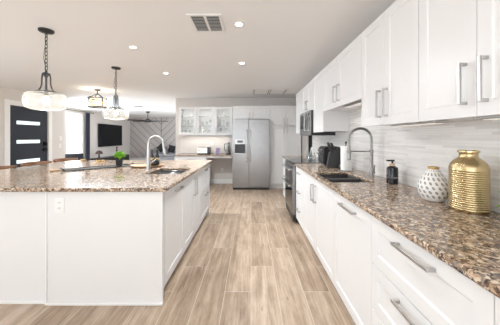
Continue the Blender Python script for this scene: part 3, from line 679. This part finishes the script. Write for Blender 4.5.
# ------------------------------------------------------------------ island
IX = -.698
def island_cab(label, y0, y1, fronts):
    yc = (y0+y1)/2
    F = [(k, a-yc, b-yc, z0, z1, (h[0], h[1]-yc, h[2], h[3]) if h else None) for k, a, b, z0, z1, h in fronts]
    return cabinet('island_cabinet', label, 'cabinet', (IX, yc, 0), R(90), y1-y0, .60, ZB0, ZB1, F, 'island cabinets facing the aisle', toe=.1, top=False)
island_cab('white island cabinet with one tall front and horizontal pull nearest the camera', 1.905, 2.52, [('door', 1.935, 2.52, ZF0, ZF1, ('h', 2.29, .815, .19))])
island_cab('white two door island cabinet under the island sink', 2.52, 3.31, [('door', 2.52, 2.95, ZF0, ZF1, ('v', 2.905, .70, .21)), ('door', 2.95, 3.31, ZF0, ZF1, ('v', 2.995, .70, .21))])
island_cab('white two drawer island cabinet at the far end of the aisle side', 3.31, 4.05, [('drawer', 3.31, 4.05, .49, ZF1, ('h', 3.70, .81, .19)), ('drawer', 3.31, 4.05, ZF0, .486, ('h', 3.70, .435, .19))])
t = thing('island_end_panel', 'wide white panel facing the camera at the right of the island end', 'panel', (0, 0, 0))
MB().box(-1.592, 1.872, 0, -.690, 1.90, .883).build('panel', 'cab', t, bevel=.002)
MB().box(-1.60, 1.858, 0, -.686, 1.8715, .02).build('shoe_molding', 'trim', t, bevel=.004)
MB().box(-1.600, 1.864, .021, -1.588, 1.8718, .883).build('seam_batten', 'trim', t, bevel=.002)
t = thing('island_side_panel', 'white panel left of the vertical seam on the island end', 'panel', (0, 0, 0))
MB().box(-2.72, 1.890, 0, -1.594, 1.915, .883).build('panel', 'cab', t, bevel=.002)
MB().box(-2.72, 1.876, 0, -1.602, 1.8895, .02).build('shoe_molding', 'trim', t, bevel=.004)
b = MB().box(-2.72, 1.917, 0, -2.70, 4.04, .883); tag(b.build('island_knee_panel', 'cab', bevel=.002), 'white panel under the stool side of the island', 'panel')
b = MB().box(-2.72, 4.052, 0, -.70, 4.072, .883); tag(b.build('island_back_panel', 'cab', bevel=.002), 'white panel at the far end of the island', 'panel')
g = MB().slab([-3.02, -1.15, -.755, -.655], [1.845, 2.56, 3.06, 4.105], .884, .914, {(1, 1)})
tag(g.build('island_worktop', 'granite', bevel=.007), 'big square brown granite island worktop', 'worktop', 'granite worktops')
t = thing('island_sink', 'steel undermount sink in the island worktop', 'sink', (0, 0, .883))
b = MB(); bowl(b, -1.158, -.747, 2.552, 2.845, 0, .2); b.build('basin', 'steel', t, bevel=.004)
b = MB(); bowl(b, -1.158, -.747, 2.847, 3.068, 0, .2); b.build('basin', 'steel', t, bevel=.004)
MB().cyl((-.95, 2.7, -.19), (-.95, 2.7, -.186), .04).build('drain', 'chrome', t)
t = thing('island_faucet', 'brushed steel gooseneck faucet on the island', 'faucet', (-1.205, 2.82, ZT))
MB().lathe([(.028, 0), (.028, .008), (.024, .012), (.022, .10), (.016, .25), (.0145, .28)], 20).build('base', 'nickel', t)
arc = [(0, 0, .10), (0, 0, .29)]+[(.095-.095*math.cos(a), -.02*(1-math.cos(a)), .31+.092*math.sin(a)) for a in [math.pi*i/14 for i in range(14)]]+[(.192, -.04, .28), (.198, -.042, .255)]
MB().tube(arc, .0125, 14).build('spout', 'nickel', t)
b = MB(); b.tube([(.196, -.042, .272), (.203, -.044, .24), (.214, -.047, .19), (.216, -.047, .18)], [.014, .017, .019, .015], 14); b.build('spray_head', 'nickel', t)
b = MB(); b.tube([(0, .02, .07), (0, .05, .075), (.0, .12, .10)], [.013, .009, .006], 10); b.build('lever', 'nickel', t)

def plate(label, x, y, z, rz, kind, name=None, group=None):
    t = thing(name or ('outlet' if kind == 'outlet' else 'light_switch'), label, 'outlet' if kind == 'outlet' else 'switch', (x, y, z), rz, group)
    MB().box(-.037, -.006, -.06, .037, -.001, .06).build('cover_plate', 'plate', t, bevel=.003)
    if kind == 'outlet':
        for zz in (-.022, .022):
            o = MB().box(-.017, -.008, zz-.015, .017, -.006, zz+.015).build('socket', 'white_plastic', t, bevel=.002)
            b = MB(); b.box(-.008, -.0086, zz-.004, -.0055, -.008, zz+.006); b.box(.0055, -.0086, zz-.004, .008, -.008, zz+.006); b.build('slot', 'black', o)
    else:
        MB().box(-.016, -.010, -.033, .016, -.006, .033).build('rocker', 'white_plastic', t, bevel=.002)
plate('white outlet on the island end panel below the worktop', -1.492, 1.872, .775, 0, 'outlet')
plate('white outlet low on the back wall under the desk top', -.81, YB, .38, 0, 'outlet')
plate('white switch plate on the back wall above the toaster', -1.10, YB-.008, 1.13, 0, 'switch')
plate('upper white switch plate right of the dark front door', XE, 6.80, 1.27, R(90), 'switch', group='switches beside the front door')
plate('lower white switch plate right of the dark front door', XE, 6.78, 1.06, R(90), 'switch', group='switches beside the front door')

# tray with plant
ang = math.atan2(.54, .52)
A = Vector((-2.108, 2.72, ZT)); 
t = thing('serving_tray', 'long narrow black tray on the island', 'tray', A, ang)
b = MB(); L, Wd = .75, .20
b.box(0, 0, 0, L, Wd, .007); b.box(0, 0, .007, L, .008, .013); b.box(0, Wd-.008, .007, L, Wd, .015); b.box(0, .008, .007, .008, Wd-.008, .015); b.box(L-.008, .008, .007, L, Wd-.008, .015)
b.build('tray_body', 'iron', t, bevel=.003)
for x in (-.02, L+.02):
    b = MB(); b.tube([(min(max(x, 0), L), .05, .014), (x, .06, .028), (x, .14, .028), (min(max(x, 0), L), .15, .014)], .006, 8); b.build('handle', 'black_metal', t)
def tray_pt(u, v, z=0): return A + Vector((math.cos(ang)*u-math.sin(ang)*v, math.sin(ang)*u+math.cos(ang)*v, z))
p = tray_pt(.60, .10, .0075)
t = thing('small_plant', 'bright green bushy plant in a small black square pot on the tray', 'plant', p, .3)
b = MB(); b.prism([(-.034, 0), (.034, 0), (.043, .085), (.036, .085), (.033, .07), (-.033, .07), (-.036, .085), (-.043, .085)], 1, -.001, .001); b.b.free()
b = MB()
def sq(r, z): return [b.b.verts.new((sx*r, sy*r, z)) for sx, sy in ((-1,-1), (1,-1), (1,1), (-1,1))]
b.loft([sq(.032, 0), sq(.042, .085), sq(.037, .085), sq(.036, .07)]); b.build('pot', 'black', t, bevel=.003)
MB().box(-.034, -.034, .0705, .034, .034, .074).build('soil', 'soil', t)
b = MB(); rg = random.Random(3)
for k in range(230):
    th = rg.uniform(0, 2*math.pi); ph = rg.uniform(-.15, 1.5); rr = rg.uniform(.4, 1)
    c = Vector((math.cos(th)*math.cos(ph)*.075*rr, math.sin(th)*math.cos(ph)*.075*rr, .115+math.sin(ph)*.07*rr))
    d = Vector((math.cos(th), math.sin(th), rg.uniform(.0, 1))).normalized()*.030
    leaf(b, c, c+d, .0105, .004)
for k in range(8):
    th = k*.785; b.tube([(0, 0, .073), (.025*math.cos(th), .025*math.sin(th), .13)], .0025, 5)
f = b.build('foliage', 'leaf', t); f['kind'] = 'stuff'
# wooden spoon/handle at tray end
q0 = tray_pt(-.10, .10)
t = tag(MB().tube([(0, 0, .0125), (.035, .036, .010), (.075, .078, .010)], [.012, .0095, .008], 10).build('wooden_spoon', 'pale_wood', loc=tray_pt(-.118, .13, 0)), 'pale wooden spoon handle lying at the left tray end', 'spoon')
# gold bead garlands behind tray
def garland(label, pts, r, loc, tail=None):
    r *= .62; pts = [(p[0]*.68, p[1]*.68, p[2]) for p in pts]
    t = thing('bead_garland', label, 'garland', loc, 0, 'gold bead garlands')
    for p in pts: MB().ball((p[0], p[1], p[2]+r), r, 12).build('bead', 'gold_paint', t)
    b = MB(); b.tube([(p[0], p[1], p[2]+r) for p in pts], .003, 6); b.build('string', 'pale_wood', t)
    if tail: MB().tube(tail, .005, 6).build('tassel', 'pale_wood', t)
garland('small heap of gold beads at the far island edge beside the stool', [(-.05, 0, 0), (0, .01, 0), (.05, 0, 0), (0, -.04, 0)], .024, (-2.78, 3.98, ZT))
garland('gold bead garland with tassel on the island behind the plant', [(-.09, .0, 0), (-.045, .02, 0), (.0, 0, 0), (.045, .02, 0), (.09, .0, 0), (.05, -.04, 0)], .024, (-2.42, 3.85, ZT), [(.05, -.04, .024), (.09, -.18, .03), (.12, -.36, .006)])
# oval board with bottles
t = thing('cutting_board', 'oval acacia serving board behind the island faucet', 'board', (-1.36, 3.16, ZT), R(12))
b = MB(); n = 40
def oval(rx, ry, z, up=0): return [b.b.verts.new((rx*math.cos(2*math.pi*i/n), ry*math.sin(2*math.pi*i/n), z + up*abs(math.cos(2*math.pi*i/n))**3)) for i in range(n)]
b.loft([oval(.17, .10, 0), oval(.215, .135, .016, .012), oval(.215, .135, .022, .012), oval(.185, .112, .014)]); b.build('board', 'board', t)
for x, y, lab in ((-1.347, 3.26, 'dark bottle with kraft label nearest the faucet on the oval board'), (-1.272, 3.255, 'dark bottle with kraft label right of its twin on the oval board')):
    t = thing('dark_bottle', lab, 'bottle', (x, y, .930), 0, 'dark bottles on the oval board')
    MB().lathe([(.028, 0), (.031, .004), (.031, .105), (.024, .125), (.014, .145), (.014, .165)], 20).build('bottle_body', 'black', t)
    MB().lathe([(.0315, .065), (.0315, .10)], 20, cap=False).build('label', 'label', t)
    MB().lathe([(.017, .165), (.017, .205), (.013, .21)], 16).build('cap', 'black', t)
t = thing('black_pot', 'glossy black round pot in front of the dark bottles', 'pot', (-1.262, 3.15, .930))
MB().lathe(smooth_prof([(.035, 0), (.052, .012), (.057, .04), (.048, .068), (.03, .078)], 4)+[(0, .078)], 28).build('pot_body', 'black_gloss', t)
MB().lathe([(.032, .078), (.028, .088), (.008, .092), (.008, .104), (0, .105)], 20).build('lid', 'black_gloss', t)
MB().tube([(-.03, -.045, .035), (0, -.06, .06), (.03, -.045, .09)], .006, 8).build('handle', 'chrome', t)

# stools
def make_stool():
    t = thing('bar_stool', '', 'stool', (0, 0, 0), 0, 'wooden bar stools at the island')
    b = MB(); n = 20; rows = []
    for i in range(n+1):
        a = R(-70)+R(140)*i/n; k = math.cos(a*1.1); h = .014+.050*max(k, 0)**1.2
        zt = .936-.010*(1-k); rr = .232; c, s_ = -math.cos(a), math.sin(a)
        rows.append([b.b.verts.new((c*q, s_*q*1.02, zz)) for q, zz in ((rr, zt-h), (rr+.022, zt-h), (rr+.030, zt), (rr+.010, zt))])
    b.loft(rows); b.build('backrest', 'stool', t, bevel=.004)
    b = MB(); b.lathe([(.18, .62), (.20, .625), (.205, .645), (.19, .66), (0, .652)], 28); b.build('seat', 'leather', t)
    for a in (R(110), R(180), R(250)):
        MB().cyl((.19*math.cos(a), .19*math.sin(a), .645), (.243*math.cos(a), .243*math.sin(a), .90), .009, .009, 8).build('spindle', 'stool', t)
    for a in (45, 135, 225, 315):
        MB().cyl((.135*math.cos(R(a)), .135*math.sin(R(a)), .63), (.21*math.cos(R(a)), .21*math.sin(R(a)), 0), .016, .011, 10).build('leg', 'stool', t)
    b = MB(); b.tube([(.188*math.cos(2*math.pi*i/24), .188*math.sin(2*math.pi*i/24), .2) for i in range(24)], .009, 8, close=True); b.build('footrest', 'black_metal', t)
    return t
st = make_stool()
for i, (y, lab) in enumerate(((2.95, 'curved walnut bar stool back at the left frame edge of the island'), (3.53, 'curved walnut bar stool back before the dark door, middle one of the three stools'), (4.12, 'curved walnut bar stool back below the window at the far island corner'))):
    o = st if i == 0 else copy_tree(st)
    o.location = (-3.03 if i < 2 else -3.06, y, 0); o['label'] = lab

# ------------------------------------------------------------------ pendants
def make_pendant():
    t = thing('pendant_light', '', 'pendant light', (0, 0, ZC), 0, 'glass pendant lights over the island')
    MB().lathe([(.0, 0), (.066, 0), (.066, -.016), (.058, -.024), (.012, -.03), (.0, -.034)], 32).build('canopy', 'black_metal', t)
    b = MB(); z = -.03; k = 0
    while z > -.415:
        pts = []
        for i in range(14):
            a = 2*math.pi*i/14; u = .0125*math.cos(a); v = .023*math.sin(a)
            pts.append((u if k % 2 else 0, 0 if k % 2 else u, z-.023+v))
        b.tube(pts, .0034, 6, close=True); z -= .0375; k += 1
    b.build('chain', 'black_metal', t)
    b = MB(); b.tube([(0, 0, -.03), (-.008, .006, -.12), (-.03, .01, -.22), (-.034, .01, -.28), (-.012, 0, -.36), (0, 0, -.43)], .0025, 6); b.build('cord', 'black_metal', t)
    b = MB(); b.lathe([(.0, -.41), (.008, -.41), (.01, -.435), (.03, -.44), (.034, -.45), (.034, -.462), (.02, -.466), (.014, -.48), (.0, -.482)], 20); b.build('cap', 'iron', t)
    for i in range(4):
        a = math.pi/4+math.pi/2*i; pr = [(.030, -.455), (.034, -.50), (.036, -.56), (.046, -.60), (.066, -.625), (.090, -.635)]
        b = MB(); b.tube([(r*math.cos(a), r*math.sin(a), z) for r, z in pr], .0065, 8); b.build('arm', 'iron', t)
    b = MB(); b.lathe([(.070, -.630), (.096, -.630), (.096, -.642), (.070, -.642), (.070, -.630)], 32, cap=False); b.build('ring', 'iron', t)
    pf = smooth_prof([(.084, -.640), (.130, -.646), (.162, -.660), (.178, -.695), (.180, -.742), (.168, -.785), (.130, -.810), (.07, -.818), (.001, -.820)], 4)
    MB().lathe(pf, 48, cap=False).build('glass_shade', 'seeded', t)
    b = MB(); b.cyl((0, 0, -.482), (0, 0, -.645), .009); b.cyl((0, 0, -.63), (0, 0, -.675), .018); b.build('socket', 'iron', t)
    bl = MB().lathe(smooth_prof([(.012, -.675), (.02, -.69), (.03, -.72), (.026, -.745), (.0, -.757)], 4), 18).build('bulb', 'bulb', t)
    return t
pd = make_pendant()
for i, (y, lab) in enumerate(((2.45, 'nearer glass pendant light, at the left, hanging before the dark door'), (3.77, 'farther glass pendant light hanging before the television'))):
    o = pd if i == 0 else copy_tree(pd)
    o.location = (-2.09 if i == 0 else -2.12, y, ZC); o.rotation_euler.z = .2*i; o['label'] = lab
    l = bpy.data.lights.new('pendant_bulb', 'POINT'); l.energy = 1.8; l.color = (1, .86, .68); l.shadow_soft_size = .04
    q = bpy.data.objects.new('pendant_bulb', l); C.objects.link(q); q.location = (o.location.x, y, 1.60)
# entry semi-flush light
t = thing('entry_light', 'black cage semi flush light with amber glass near the front door', 'ceiling light', (-3.53, 5.52, ZC))
MB().lathe([(0, 0), (.065, 0), (.065, -.02), (.02, -.03), (0, -.031)], 24).build('canopy', 'black_metal', t)
b = MB(); b.cyl((0, 0, -.03), (0, 0, -.10), .009); b.lathe([(.0, -.095), (.03, -.10), (.03, -.115), (0, -.12)], 16); b.build('stem', 'black_metal', t)
for i in range(4):
    a = math.pi/4+math.pi/2*i+.3
    MB().tube([(r*math.cos(a), r*math.sin(a), z) for r, z in ((.02, -.105), (.06, -.125), (.11, -.165), (.185, -.195), (.19, -.21), (.19, -.40), (.15, -.41))], .009, 8).build('arm', 'black_metal', t)
for z in (-.20, -.40): MB().lathe([(.195, z), (.195, z-.018), (.178, z-.018), (.178, z), (.195, z)], 36, cap=False).build('ring', 'black_metal', t)
MB().lathe([(.165, -.215), (.165, -.395)], 36, cap=False).build('glass_shade', 'amber', t)
for i in range(3):
    a = 2.1*i; x, y = .07*math.cos(a), .07*math.sin(a)
    MB().cyl((x, y, -.40), (x, y, -.34), .012).build('socket', 'black_metal', t)
    MB().lathe([(.01, -.34), (.026, -.31), (.026, -.29), (.0, -.262)], 14, (x, y, 0)).build('bulb', 'bulb', t)
MB().box(-.178, -.012, -.416, .178, .012, -.402).build('crossbar', 'black_metal', t)
l = bpy.data.lights.new('entry_bulb', 'POINT'); l.energy = 9; l.color = (1, .85, .66); l.shadow_soft_size = .08
q = bpy.data.objects.new('entry_bulb', l); C.objects.link(q); q.location = (-3.53, 5.52, ZC-.30)
# downlights, plus bare lamps added to even out the light
dl0 = None
for x, y, lab in ((-.116, 2.32, 'round downlight just behind the ceiling vent, nearest of the four'), (-.133, 3.54, 'round downlight between ceiling vent and attic hatch'), (-1.43, 2.91, 'round downlight left of the aisle, nearer of the pair'), (-1.45, 4.095, 'round downlight left of the aisle, farther of the pair'),
                  (-.12, 1.0, None), (-1.43, 1.0, None), (-2.9, 1.0, None), (-2.9, 2.9, None), (-.12, -.6, None), (-1.43, -1.2, None)):
    if lab is None:
        pass  # added lamp with no fixture
    else:
        if dl0 is None:
            t = dl0 = thing('downlight', lab, 'downlight', (x, y, ZC), 0, 'round downlights in the ceiling')
            MB().lathe([(.034, -.0012), (.052, -.001), (.052, -.006), (.040, -.008), (.034, -.005)], 28, cap=False).build('trim_ring', 'trim', t)
            MB().lathe([(.0, -.001), (.034, -.001), (.034, -.004), (0, -.0045)], 28).build('lens', 'lamp', t)
        else:
            t = copy_tree(dl0); t.location = (x, y, ZC); t['label'] = lab
    if x > -1:
        l = bpy.data.lights.new('downlight_and_fill_lamp', 'SPOT'); l.energy = 98 if y > 3 else 66 if y > 2 else 8; l.spot_size = R(118); l.spot_blend = .8; l.shadow_soft_size = .05
    else:
        l = bpy.data.lights.new('downlight_and_fill_lamp', 'AREA'); l.shape = 'DISK'; l.size = .07; l.energy = 1.6 if y < 2 else 47 if y > 4 else 14
    l.color = (.91, .955, 1)
    q = bpy.data.objects.new('downlight_and_fill_lamp', l); C.objects.link(q); q.location = (x, y, ZC-.02)
# ceiling vent
t = thing('ceiling_vent', 'white ceiling vent with two dark louvred halves', 'vent', (-.418, 2.305, ZC))
b = MB(); X, Y = .155, .185
b.box(-X, -Y, -.012, X, -Y+.028, -.001); b.box(-X, Y-.028, -.012, X, Y, -.001); b.box(-X, -Y+.028, -.012, -X+.028, Y-.028, -.001); b.box(X-.028, -Y+.028, -.012, X, Y-.028, -.001); b.box(-.012, -Y+.028, -.012, .012, Y-.028, -.001)
b.build('frame', 'trim', t, bevel=.003)
MB().box(-X+.02, -Y+.02, -.003, X-.02, Y-.02, -.001).build('duct_shade', 'vent_dark', t)  # dark sheet painted as the shade up the duct
for i in range(11):
    yy = -Y+.036+i*.0285
    for xa, xb in ((-X+.028, -.012), (.012, X-.028)):
        b = MB(); b.prism([(yy, -.011), (yy+.012, -.004), (yy+.0135, -.0055), (yy+.0015, -.0125)], 0, xa, xb); b.build('louvre', 'trim', t)
# attic hatch
t = thing('ceiling_hatch', 'white two panel hatch in the ceiling before the refrigerator', 'hatch', (.44, 5.78, ZC))
b = MB(); X, Y = .41, .36
for xa, xb, ya, yb in ((-X, X, -Y, -Y+.035), (-X, X, Y-.035, Y), (-X, -X+.035, -Y+.035, Y-.035), (X-.035, X, -Y+.035, Y-.035), (-.014, .014, -Y+.035, Y-.035)): b.box(xa, ya, -.016, xb, yb, -.001)
b.build('frame', 'trim', t, bevel=.004)
for xa, xb in ((-X+.035, -.014), (.014, X-.035)): MB().box(xa, -Y+.035, -.006, xb, Y-.035, -.001).build('panel', 'ceiling', t)
for xa, xb in ((-X+.035, -.014), (.014, X-.035)):
    b = MB(); b.box(xa, -Y+.035, -.0075, xb, -Y+.050, -.0062); b.box(xa, Y-.050, -.0075, xb, Y-.035, -.0062); b.box(xa, -Y+.050, -.0075, xa+.015, Y-.050, -.0062); b.box(xb-.015, -Y+.050, -.0075, xb, Y-.050, -.0062); b.build('shade_strip', M['shade_strip'], t)  # dark strips painted in for the shade in the panel reveals
t = thing('return_vent', 'low grey vent on the ceiling between pendant and fan', 'vent', (-3.97, 8.45, ZC))
MB().box(-.18, -.12, -.012, .18, .12, -.001).build('frame', 'trim', t, bevel=.003)
for i in range(6): MB().box(-.155, -.095+i*.034, -.015, .155, -.075+i*.034, -.0125).build('louvre', 'vent_dark', t)

# ------------------------------------------------------------------ living room
t = thing('ceiling_fan', 'black ceiling fan in front of the grey accent wall', 'fan', (-4.43, 10.3, ZC))
MB().lathe([(0, 0), (.08, 0), (.075, -.05), (.02, -.07), (0, -.07)], 20).build('canopy', 'black_metal', t)
MB().cyl((0, 0, -.06), (0, 0, -.33), .016).build('rod', 'black_metal', t)
MB().lathe([(.02, -.31), (.09, -.33), (.13, -.37), (.13, -.43), (.09, -.46), (.0, -.47)], 24).build('motor', 'black_metal', t)
for i in range(5):
    a = 2*math.pi*i/5+.25; ca, sa = math.cos(a), math.sin(a); b = MB(); rows = []
    for r, wd in ((.12, .03), (.2, .05), (.5, .075), (.8, .07), (.84, .05)):
        rows.append([b.b.verts.new((ca*r-sa*w_, sa*r+ca*w_, z_)) for w_, z_ in ((-wd, -.425), (wd, -.385), (wd, -.375), (-wd, -.415))])
    b.loft(rows); b.build('blade', 'black', t)
t = thing('television', 'large flat black television on the left wall', 'television', (XT, 11.57, 1.385), R(90))
MB().box(-.965, -.07, -.52, .965, -.035, .52).build('housing', 'black', t, bevel=.004)
MB().box(-.95, -.073, -.505, .95, -.0705, .51).build('screen', 'screen', t)
MB().box(-.3, -.035, -.2, .3, -.001, .2).build('wall_mount', 'black_metal', t)
t = thing('media_console', 'low black console below the television', 'console', (XT+.03, 11.3, 0), R(90))
MB().box(-1.2, -.42, .06, 1.2, 0, .40).build('body', 'black', t, bevel=.004)
for xx in (-.6, .6): MB().box(xx-.59, -.437, .08, xx+.59, -.421, .385).build('door', 'black', t, bevel=.003)
for xx in (-.95, .91):
    for yy in (-.38, -.07): MB().box(xx, yy, 0, xx+.04, yy+.04, .06).build('foot', 'black', t)
t = thing('mushroom_lamp', 'brown mushroom shaped lamp on the low console under the left end of the television', 'lamp', (-6.52, 10.30, .4005))
MB().lathe([(.09, 0), (.09, .01), (.035, .03), (.03, .16), (.03, .20)], 20).build('base', 'brown', t)
MB().lathe(smooth_prof([(.145, .185), (.14, .22), (.10, .285), (.04, .325), (0, .33)], 4), 24).build('shade', 'brown', t)
t = thing('figurine', 'slim dark brown figurine on the console below the television', 'figurine', (-6.50, 11.62, .4005))
MB().lathe(smooth_prof([(.05, 0), (.05, .03), (.025, .06), (.035, .18), (.045, .26), (.02, .33), (.035, .37), (.03, .43), (0, .45)], 3), 16).build('figure', 'brown', t)
MB().box(-.06, -.06, 0, .06, .06, .02).build('plinth', 'black', t)
# curtain
b = MB(); n = 60; A0, B0 = [], []
t = thing('curtain', 'navy curtain panel gathered right of the bright window', 'curtain', (XT+.09, 0, 0))
def wave(i): return .028*math.sin(i*2*math.pi*5/n)
ring0 = [(wave(i), 9.74+.24*i/n) for i in range(n+1)]; poly = ring0+[(x+.012, y) for x, y in ring0[::-1]]
b.prism(poly, 2, .04, 2.29); b.build('panel', 'navy', t)
t = thing('curtain_rod', 'thin dark curtain rod over the bright window', 'curtain rod', (XT+.10, 9.45, 2.315))
MB().cyl((0, -.70, 0), (0, .72, 0), .011, n=12).build('rod', 'black_metal', t)
for yy in (-.72, .74): MB().ball((0, yy, 0), .025).build('finial', 'black_metal', t)
for yy in (-.66, .68): MB().cyl((0, yy, 0), (-.099, yy, 0), .007, n=8).build('bracket', 'black_metal', t)
# black armchair by the window
t = thing('lounge_chair', 'black leather chair in front of the bright window', 'chair', (-5.62, 7.55, 0), R(30))
b = MB(); b.box(-.26, -.25, .36, .26, .27, .47); b.build('seat', 'leather', t, bevel=.03)
b = MB(); b.prism([(.24, .42), (.33, .44), (.40, .74), (.34, .77), (.29, .75)], 0, -.26, .26); b.build('backrest', 'leather', t, bevel=.025)
for s_ in (-1, 1):
    b = MB(); b.tube([(s_*.28, -.22, .36), (s_*.29, -.22, .60), (s_*.29, .0, .63), (s_*.28, .30, .62)], .016, 10); b.build('armrest', 'leather', t)
    for yy in (-.20, .22): MB().cyl((s_*.22, yy, .37), (s_*.25, yy*1.15, 0), .016, .012).build('leg', 'black_metal', t)
# sofa and cushions
t = thing('sofa', 'low grey sofa against the diagonal plank wall', 'sofa', (-4.0, 12.45, 0))
MB().box(-1.45, .02, .08, 1.45, .98, .28).build('base', 'sofa', t, bevel=.02)
for xx in (-.97, 0, .97): MB().box(xx-.42 if abs(xx) > .1 else xx-.48, 0, .285, xx+.42 if abs(xx) > .1 else xx+.48, .70, .43).build('seat_cushion', 'sofa', t, bevel=.035, seg=3)
for xx in (-.97, 0, .97): MB().box(xx-.42 if abs(xx) > .1 else xx-.48, .71, .285, xx+.42 if abs(xx) > .1 else xx+.48, .97, .70).build('back_cushion', 'sofa', t, bevel=.05, seg=3)
for xx in (-1.45, 1.40): MB().box(xx-.06, 0, .285, xx+.11, .98, .56).build('armrest', 'sofa', t, bevel=.03)
for xx in (-1.35, 1.3):
    for yy in (.08, .88): MB().box(xx, yy, 0, xx+.05, yy+.05, .08).build('foot', 'black', t)
def cushion(label, x, y, z, rz, tilt, s_, m='cushion'):
    b = MB(); n = 12; grid = {}
    for sgn in (1, -1):
        for i in range(n+1):
            for j in range(n+1):
                u, v = i/n*2-1, j/n*2-1; th = .075*(max(0, 1-u*u)*max(0, 1-v*v))**.45
                k = 1-.06*(1-abs(u*v))
                edge = i in (0, n) or j in (0, n)
                key = (i, j, 0 if edge else sgn)
                if key not in grid: grid[key] = b.b.verts.new((u*s_/2*k, -sgn*th if not edge else 0, v*s_/2*k))
        for i in range(n):
            for j in range(n):
                q = [grid[(a, c, 0 if (a in (0, n) or c in (0, n)) else sgn)] for a, c in ((i, j), (i+1, j), (i+1, j+1), (i, j+1))]
                b.b.faces.new(q)
    o = b.build('cushion', m, loc=(x, y, z)); o.rotation_euler = (R(-14), R(tilt), rz)
    tag(o, label, 'cushion', 'black cushions on the sofa')
cushion('black cushion standing on its corner behind the island faucet on the sofa', -4.84, 12.93, .725, .1, 45, .38)
cushion('black cushion lying lower on the sofa right of the faucet', -4.27, 12.93, .672, -.1, 12, .38)
